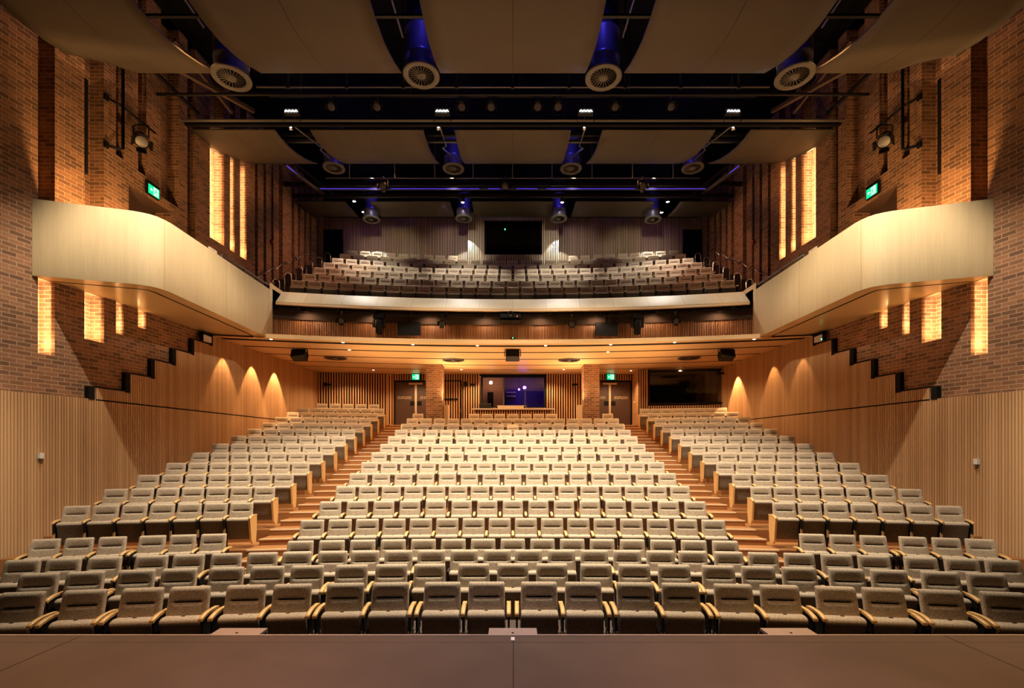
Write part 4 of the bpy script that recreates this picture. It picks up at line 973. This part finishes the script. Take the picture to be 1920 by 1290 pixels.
# gallery wall pipes with a lantern
for s in (-1, 1):
    yb = 11.95; xw = wallx(yb)-0.22
    e = empty('boom_pipe', (s*xw, yb, EYE+7.35)); tag(e, 'black vertical boom pipe with side arm on the %s upper brick wall' % side_name(s), 'pipe')
    b = MB(); b.tube([(s*0.22, -0.25, 0.0), (s*0.02, -0.08, 0.0), (0, 0, 0.06), (0, 0, 2.3)], 0.035, 8); b.build('upright', M['black'], e)
    b = MB(); b.tube([(s*0.2, -0.25, 1.15), (0, 0, 1.1), (-s*0.05, 1.0, 1.1)], 0.028, 8); b.build('side_arm', M['black'], e)
    for zz in (0.0, 1.15):
        b = MB(); b.box(*sorted((s*0.18, s*0.24)), -0.3, -0.2, zz-0.07, zz+0.07); b.build('wall_plate', M['black'], e)
    fixture((s*(xw-0.02), yb+0.55, EYE+8.42), (s*2, 4, 1.0), 'black lantern hung from the boom arm on the %s brick wall' % side_name(s), 1.35, 0.42, group='lanterns on the gallery booms')
    b = MB(); p = wallpt(s, 11.24, 0.05); b.box(p[0]-0.05, p[0]+0.05, p[1]-0.03, p[1]+0.05, EYE+6.4, EYE+8.6); tag(b.build('slot_duct', M['black']), 'black vertical conduit in the second brick slot on the %s' % side_name(s), 'conduit')
    y = 18.9; b = MB(); b.tube([(s*(wallx(y)-0.06), y, EYE+8.1), (s*(wallx(y)-0.06), y, EYE+10.6)], 0.018, 6); hp = b.build('cable_drop', M['black'])
    tag(hp, 'thin black cable with red end box on the %s balcony wall' % side_name(s), 'cable')
    b = MB(); b.box(s*(wallx(y)-0.06)-0.06, s*(wallx(y)-0.06)+0.06, y-0.06, y+0.06, EYE+8.0, EYE+8.14); b.build('end_box', flat('red_box', (0.35, 0.06, 0.03), 0.5), hp)

# ================================================================ seats
def offset_poly(P, d):
    n = len(P); R = []
    A = sum(P[i][0]*P[(i+1) % n][1]-P[(i+1) % n][0]*P[i][1] for i in range(n)); sg = 1 if A > 0 else -1
    for i in range(n):
        a, c, e = Vector(P[i-1]), Vector(P[i]), Vector(P[(i+1) % n])
        t = ((c-a).normalized()+(e-c).normalized())
        t = t.normalized() if t.length > 1e-6 else (e-c).normalized()
        nr = Vector((-t.y, t.x))*sg
        R.append((c.x+nr.x*d, c.y+nr.y*d))
    return R
def loft(stations):
    """stations: list of (x, profile[(y,z)])"""
    b = MB(); n = len(stations[0][1])
    for (xa, P), (xb, Q) in zip(stations, stations[1:]):
        for i in range(n):
            j = (i+1) % n
            b.face([(xa,*P[i]),(xb,*Q[i]),(xb,*Q[j]),(xa,*P[j])], None, 0, True)
    b.face([(stations[0][0],*p) for p in stations[0][1]], None, 0); b.face([(stations[-1][0],*p) for p in reversed(stations[-1][1])], None, 0)
    return b
def back_profile(c):
    """side section of the backrest; c = 1 with head pad crease, 0 plain"""
    yb = lambda z: -0.155 + (z-0.42)*0.26            # rear plane of the back
    pts = []
    fr = [(0.40, .075, .075), (0.50, .085, .080), (0.65, .087, .080), (0.745, .088, .080), (0.768, .084, .080), (0.778, .072, .080), (0.782, .050, .080), (0.790, .050, .080), (0.800, .062, .080), (0.83, .070, .080), (0.87, .077, .080), (0.915, .081, .078), (0.935, .078, .072), (0.948, .062, .062)]
    for z, t, tt in fr:
        pts.append((yb(z)-(t*c+tt*(1-c)), z))
    pts += [(yb(0.955)-0.045, 0.955), (yb(0.955)-0.02, 0.955), (yb(0.945)-0.004, 0.945), (yb(0.92), 0.92), (yb(0.7), 0.7), (yb(0.42), 0.42)]
    return pts
def make_back(w=0.226):
    st = []
    for x, c, ins in ((-1, 0, .022), (-.985, 0, .010), (-.95, 0, .002), (-.90, 0, 0), (-.80, .05, 0), (-.72, .55, 0), (-.66, 1, 0), (-.3, 1, 0), (.3, 1, 0), (.66, 1, 0), (.72, .55, 0), (.80, .05, 0), (.90, 0, 0), (.95, 0, .002), (.985, 0, .010), (1, 0, .022)):
        P = back_profile(c); P = offset_poly(P, ins) if ins else P
        st.append((x, P))
    def wx(x): return x*w
    out = []
    for x, P in st:
        out.append((wx(x), P))
    b = loft(out)
    # slight widening to the bottom
    b.v = [(v[0]*(1+0.05*(0.955-v[1+1])/0.5), v[1], v[2]) for v in b.v]
    return b
def make_cushion(w=0.229):
    base = [(-0.15, 0.60), (-0.155, 0.63), (-0.175, 0.645), (-0.24, 0.650), (-0.285, 0.645), (-0.312, 0.628), (-0.322, 0.60), (-0.315, 0.56), (-0.295, 0.53), (-0.27, 0.35), (-0.245, 0.20), (-0.225, 0.185), (-0.17, 0.19), (-0.155, 0.21), (-0.165, 0.40)]
    st = []
    for x, ins in ((-1, .03), (-.985, .014), (-.95, .004), (-.88, 0), (0, 0), (.88, 0), (.95, .004), (.985, .014), (1, .03)):
        st.append((x*w, offset_poly(base, ins) if ins else base))
    return loft(st)
def make_arm():
    """curved wooden armrest centred on x=0, front droops"""
    b = MB(); c = [(0.02, 0.690), (-0.08, 0.698), (-0.18, 0.700), (-0.26, 0.692), (-0.33, 0.676), (-0.38, 0.655)]
    w = 0.026
    for i in range(len(c)-1):
        (y0, z0), (y1, z1) = c[i], c[i+1]; t = 0.028
        b.face([(-w,y0,z0),(w,y0,z0),(w,y1,z1),(-w,y1,z1)], [(0,y0),(.05,y0),(.05,y1),(0,y1)], 0, True)
        b.face([(-w,y0,z0-t),(-w,y1,z1-t),(w,y1,z1-t),(w,y0,z0-t)], [(0,y0),(.05,y0),(.05,y1),(0,y1)], 0, True)
        for x in (-w, w): b.face([(x,y0,z0-t),(x,y0,z0),(x,y1,z1),(x,y1,z1-t)], [(0,y0),(.03,y0),(.03,y1),(0,y1)])
    for (y, z) in (c[0], c[-1]): b.face([(-w,y,z-0.028),(w,y,z-0.028),(w,y,z),(-w,y,z)])
    return b
def make_leg():
    b = MB(); b.prism([(-0.012, -0.34), (0.012, -0.34), (0.012, -0.10), (-0.012, -0.10)], 0.42, 0.665)
    b.prism([(-0.018, -0.30), (0.018, -0.30), (0.018, -0.20), (-0.018, -0.20)], 0.02, 0.42)
    b.prism([(-0.03, -0.36), (0.03, -0.36), (0.03, -0.08), (-0.03, -0.08)], 0.0, 0.02)
    return b
def make_plate():
    b = MB(); b.prism([(-0.02, -0.335), (0.02, -0.335), (0.02, -0.315), (-0.02, -0.315)], 0.27, 0.43); return b
def make_badge():
    b = MB(); b.lathe([(0.0, 0.0), (0.022, 0.0), (0.024, -0.004)], 14, Matrix.Translation((0, -0.225, 0.6535)) @ Matrix.Scale(0.7, 4, (0, 1, 0))); return b
def make_crease_shade():  # thin dark strip standing in for shade in the head pad crease
    b = MB(); yb = lambda z: -0.155 + (z-0.42)*0.26
    xs = [-0.158, -0.15, -0.05, 0.05, 0.15, 0.158]
    b.box(-0.150, 0.150, yb(0.786)-0.068, yb(0.786)-0.03, 0.783, 0.788); return b
def make_end():
    """tapered wooden aisle panel"""
    b = MB(); o2 = [(0.02, 0.68), (-0.36, 0.655), (-0.375, 0.60), (-0.30, 0.18), (-0.22, 0.08), (-0.04, 0.08), (0.0, 0.3)]
    for x in (-0.02, 0.02):
        b.face([(x, y, z) for y, z in (o2 if x > 0 else reversed(o2))], [(y, z) for y, z in (o2 if x > 0 else list(reversed(o2)))])
    for (a, c) in zip(o2, o2[1:]+o2[:1]):
        b.face([(-0.02,*a),(0.02,*a),(0.02,*c),(-0.02,*c)], [(0, a[1]), (0.04, a[1]), (0.04, c[1]), (0, c[1])])
    return b
PB, PC, PA, PL, PW, PN, PE, PS = make_back(), make_cushion(), make_arm(), make_leg(), make_plate(), make_badge(), make_end(), make_crease_shade()
me_back = PB.mesh('backrest', M['fabric']); me_cush = PC.mesh('seat_cushion', M['fabric']); me_arm = PA.mesh('armrest', M['armwood'])
me_leg = PL.mesh('support', M['dark']); me_foot = PW.mesh('wood_block', M['armwood']); me_badge = PN.mesh('number_badge', M['dark']); me_end = PE.mesh('end_panel', M['armwood']); me_crease_shade = PS.mesh('dark_line', M['dark'])
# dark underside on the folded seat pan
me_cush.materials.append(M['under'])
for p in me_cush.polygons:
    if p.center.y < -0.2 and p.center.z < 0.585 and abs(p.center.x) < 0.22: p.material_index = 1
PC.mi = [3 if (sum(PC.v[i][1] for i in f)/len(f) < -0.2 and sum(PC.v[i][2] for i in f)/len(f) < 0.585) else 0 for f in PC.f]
def proto(name, me, parent=None):
    o = bpy.data.objects.new(name, me); COL.objects.link(o)
    if parent is not None: o.parent = parent
    return o
p_root = empty('theatre_seat', (0, 0, -50)); p_back = proto('backrest', me_back, p_root); p_crease_shade = proto('dark_line', me_crease_shade, p_back); p_cush = proto('seat_cushion', me_cush, p_root); p_badge = proto('number_badge', me_badge, p_cush)
p_arm = proto('armrest', me_arm, p_root); p_leg = proto('support', me_leg, p_root); p_blk = proto('wood_block', me_foot, p_leg); p_end = proto('end_panel', me_end, p_root)
GROUP = 'folding auditorium seats'
def cp(src, parent, x=0.0):
    c = src.copy(); COL.objects.link(c); c.parent = parent; c.location = (x, 0, 0); return c
rest = MB(); rest_badge = 0
count = 0
def seat(x, yc, z, arms, label, hp=0.28, individual=True, ends=''):
    """arms: string of L / R; ends: side that carries an aisle panel"""
    global count
    y = arc(yc, x); rz = math.atan(-x/38.0)
    if individual:
        count += 1
        r = p_root.copy(); COL.objects.link(r); r.location = (x, y, z); r.rotation_euler.z = rz
        tag(r, label, 'theatre seat', GROUP)
        c = cp(p_back, r); cp(p_crease_shade, c); c = cp(p_cush, r); cp(p_badge, c)
        for k, sx in (('L', -hp), ('R', hp)):
            if k in ends:
                cp(p_end, r, sx); cp(p_arm, r, sx)
            elif k in arms:
                cp(p_arm, r, sx); l = cp(p_leg, r, sx); cp(p_blk, l)
        if not arms: cp(p_leg, r, -hp*0.9)
    else:
        T = Matrix.Translation((x, y, z)) @ Matrix.Rotation(rz, 4, 'Z')
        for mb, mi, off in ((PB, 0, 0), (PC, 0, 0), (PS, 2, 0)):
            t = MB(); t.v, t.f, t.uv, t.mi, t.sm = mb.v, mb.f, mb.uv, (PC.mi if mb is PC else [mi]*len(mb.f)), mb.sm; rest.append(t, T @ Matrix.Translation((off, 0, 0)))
        for k, sx in (('L', -hp), ('R', hp)):
            if k in arms or k in ends:
                t = MB(); t.v, t.f, t.uv, t.mi, t.sm = PA.v, PA.f, PA.uv, [1]*len(PA.f), PA.sm; rest.append(t, T @ Matrix.Translation((sx, 0, 0)))
                src = PE if k in ends else PL
                t = MB(); t.v, t.f, t.uv, t.mi, t.sm = src.v, src.f, src.uv, [1 if k in ends else 2]*len(src.f), src.sm; rest.append(t, T @ Matrix.Translation((sx, 0, 0)))
def full_row(pxs, r, rowname, centre=False, groups=None, noarm=0.0):
    X = [solve(p, YC[r]) for p in pxs]
    allx = sorted(X + [-q for q in X if abs(q) > 0.05])
    n = len(allx)
    for i, x in enumerate(allx):
        gl = (x-allx[i-1]) if i else 9; gr = (allx[i+1]-x) if i < n-1 else 9
        arms = ''
        if gl > 0.60: arms += 'L'
        arms += 'R'
        if noarm:
            if abs(x-gl/2) < noarm: arms = arms.replace('L', '')
            if abs(x+gr/2) < noarm: arms = arms.replace('R', '')
        j = i if i < (n+1)//2 else n-1-i
        if n % 2 and i == n//2: pos = 'exactly in the middle'
        else: pos = '%s from its %s end' % (ORD[j], 'left' if i < n/2 else 'right')
        seat(x, YC[r], ZF[r], arms, 'grey-brown folding seat with wooden armrests, %s, %s' % (rowname, pos), min(0.285, max(0.262, min(gl, gr)/2)))
full_row([-72, 52, 168, 275, 363, 467, 553, 651, 735, 831, 913], 'A', 'front row')
full_row([-36, 82, 168, 263, 342, 430, 506, 580, 662, 736, 807, 889, AX], 'B', 'second row from stage', noarm=1.3)
full_row([-36, 50, 127, 203, 290, 359, 429, 496, 560, 627, 687, 749, 810, 871, 932.5], 'C', 'third row from stage', noarm=1.1)
CN = {'D': 15, 'E': 16, 'F': 15, 'G': 16, 'H': 15, 'I': 16, 'J': 15, 'K': 16, 'L': 15, 'M': 16, 'N': 15, 'O': 16}
CR = {r: ORD[i] for i, r in enumerate('DEFGHIJKLMNO')}
IND = 'DEFGHIJK'
for r, n in CN.items():
    hw = 4.08 if r != 'D' else 3.9
    ptc = 2*hw/(n-1)
    for i in range(n):
        x = -hw+ptc*i
        j = i if i < (n+1)//2 else n-1-i
        if n % 2 and i == n//2: pos = 'exactly in the middle'
        else: pos = '%s from the %s aisle' % (ORD[j], 'left' if i < n/2 else 'right')
        seat(x, YC[r], ZF[r], 'R' if i else 'LR', 'beige folding seat, centre block, %s row of block, %s' % (CR[r], pos), ptc/2, r in IND)
# row P with the pillars standing in it
for px in (784, 889, 913, 937, 961.5, 986, 1010, 1034, 1139):
    seat(solve(px, YC['P']), YC['P'], ZF['P'], 'R', '', 0.28, False)
# side blocks
SR = 'FGHIJKLMNOPQ'
for s in (-1, 1):
    bl = side_name(s)
    for k, px in enumerate((91, 154, 216, 290, 347, 404)):
        x = solve(px, YC['E']) * (1 if s < 0 else -1)
        seat(x, YC['E'], 0.0, 'LR' if k in (0, 3) and s < 0 else ('LR' if k in (2, 5) and s > 0 else ('R' if s < 0 else 'R')), 'beige folding seat, lowest short row of %s block, %s from aisle' % (bl, ORD[5-k]), 0.28)
    for i, r in enumerate(SR):
        nn = 7 if not (r == 'Q' and s > 0) else 8
        for k in range(nn):
            x = s*(5.93+k*0.5117) if nn == 7 else s*(5.85+k*0.445)
            end = ('R' if s < 0 else 'L') if k == 0 else ''
            arms = 'L' if s < 0 else 'R'
            seat(x, YC[r], ZF[r], arms, 'beige folding seat, %s side block, %s raised row, %s from aisle' % (bl, ORD[i], ORD[k]), 0.256, r in 'FGHIJK', end)
for k in range(5):
    seat(-(6.35+k*0.56), YC['R']-0.1, ZF['R'], 'L', '', 0.27, False)
# upper balcony seats
for i, (yc, zf) in enumerate(zip(UY, UZ)):
    hw = (7.80, 7.73, 7.66, 7.60, 7.54, 7.5, 7.46)[i]; n = (29, 29, 28, 28, 28, 27, 27)[i]
    for k in range(n):
        x = -hw+2*hw*k/(n-1)
        if i == 6 and abs(x) < 2.5: continue
        if i == 6 and abs(x) < 2.8: continue
        seat(x, yc if i < 6 else yc-0.03, zf, 'R', '', hw/(n-1), False)
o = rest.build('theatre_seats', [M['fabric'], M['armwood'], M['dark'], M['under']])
tag(o, 'remaining folding seats of the rear stalls rows and the upper balcony', 'theatre seats', GROUP, 'stuff')
for q in (p_crease_shade, p_badge, p_blk, p_back, p_cush, p_arm, p_leg, p_end, p_root): bpy.data.objects.remove(q)
print('individual seats', count)
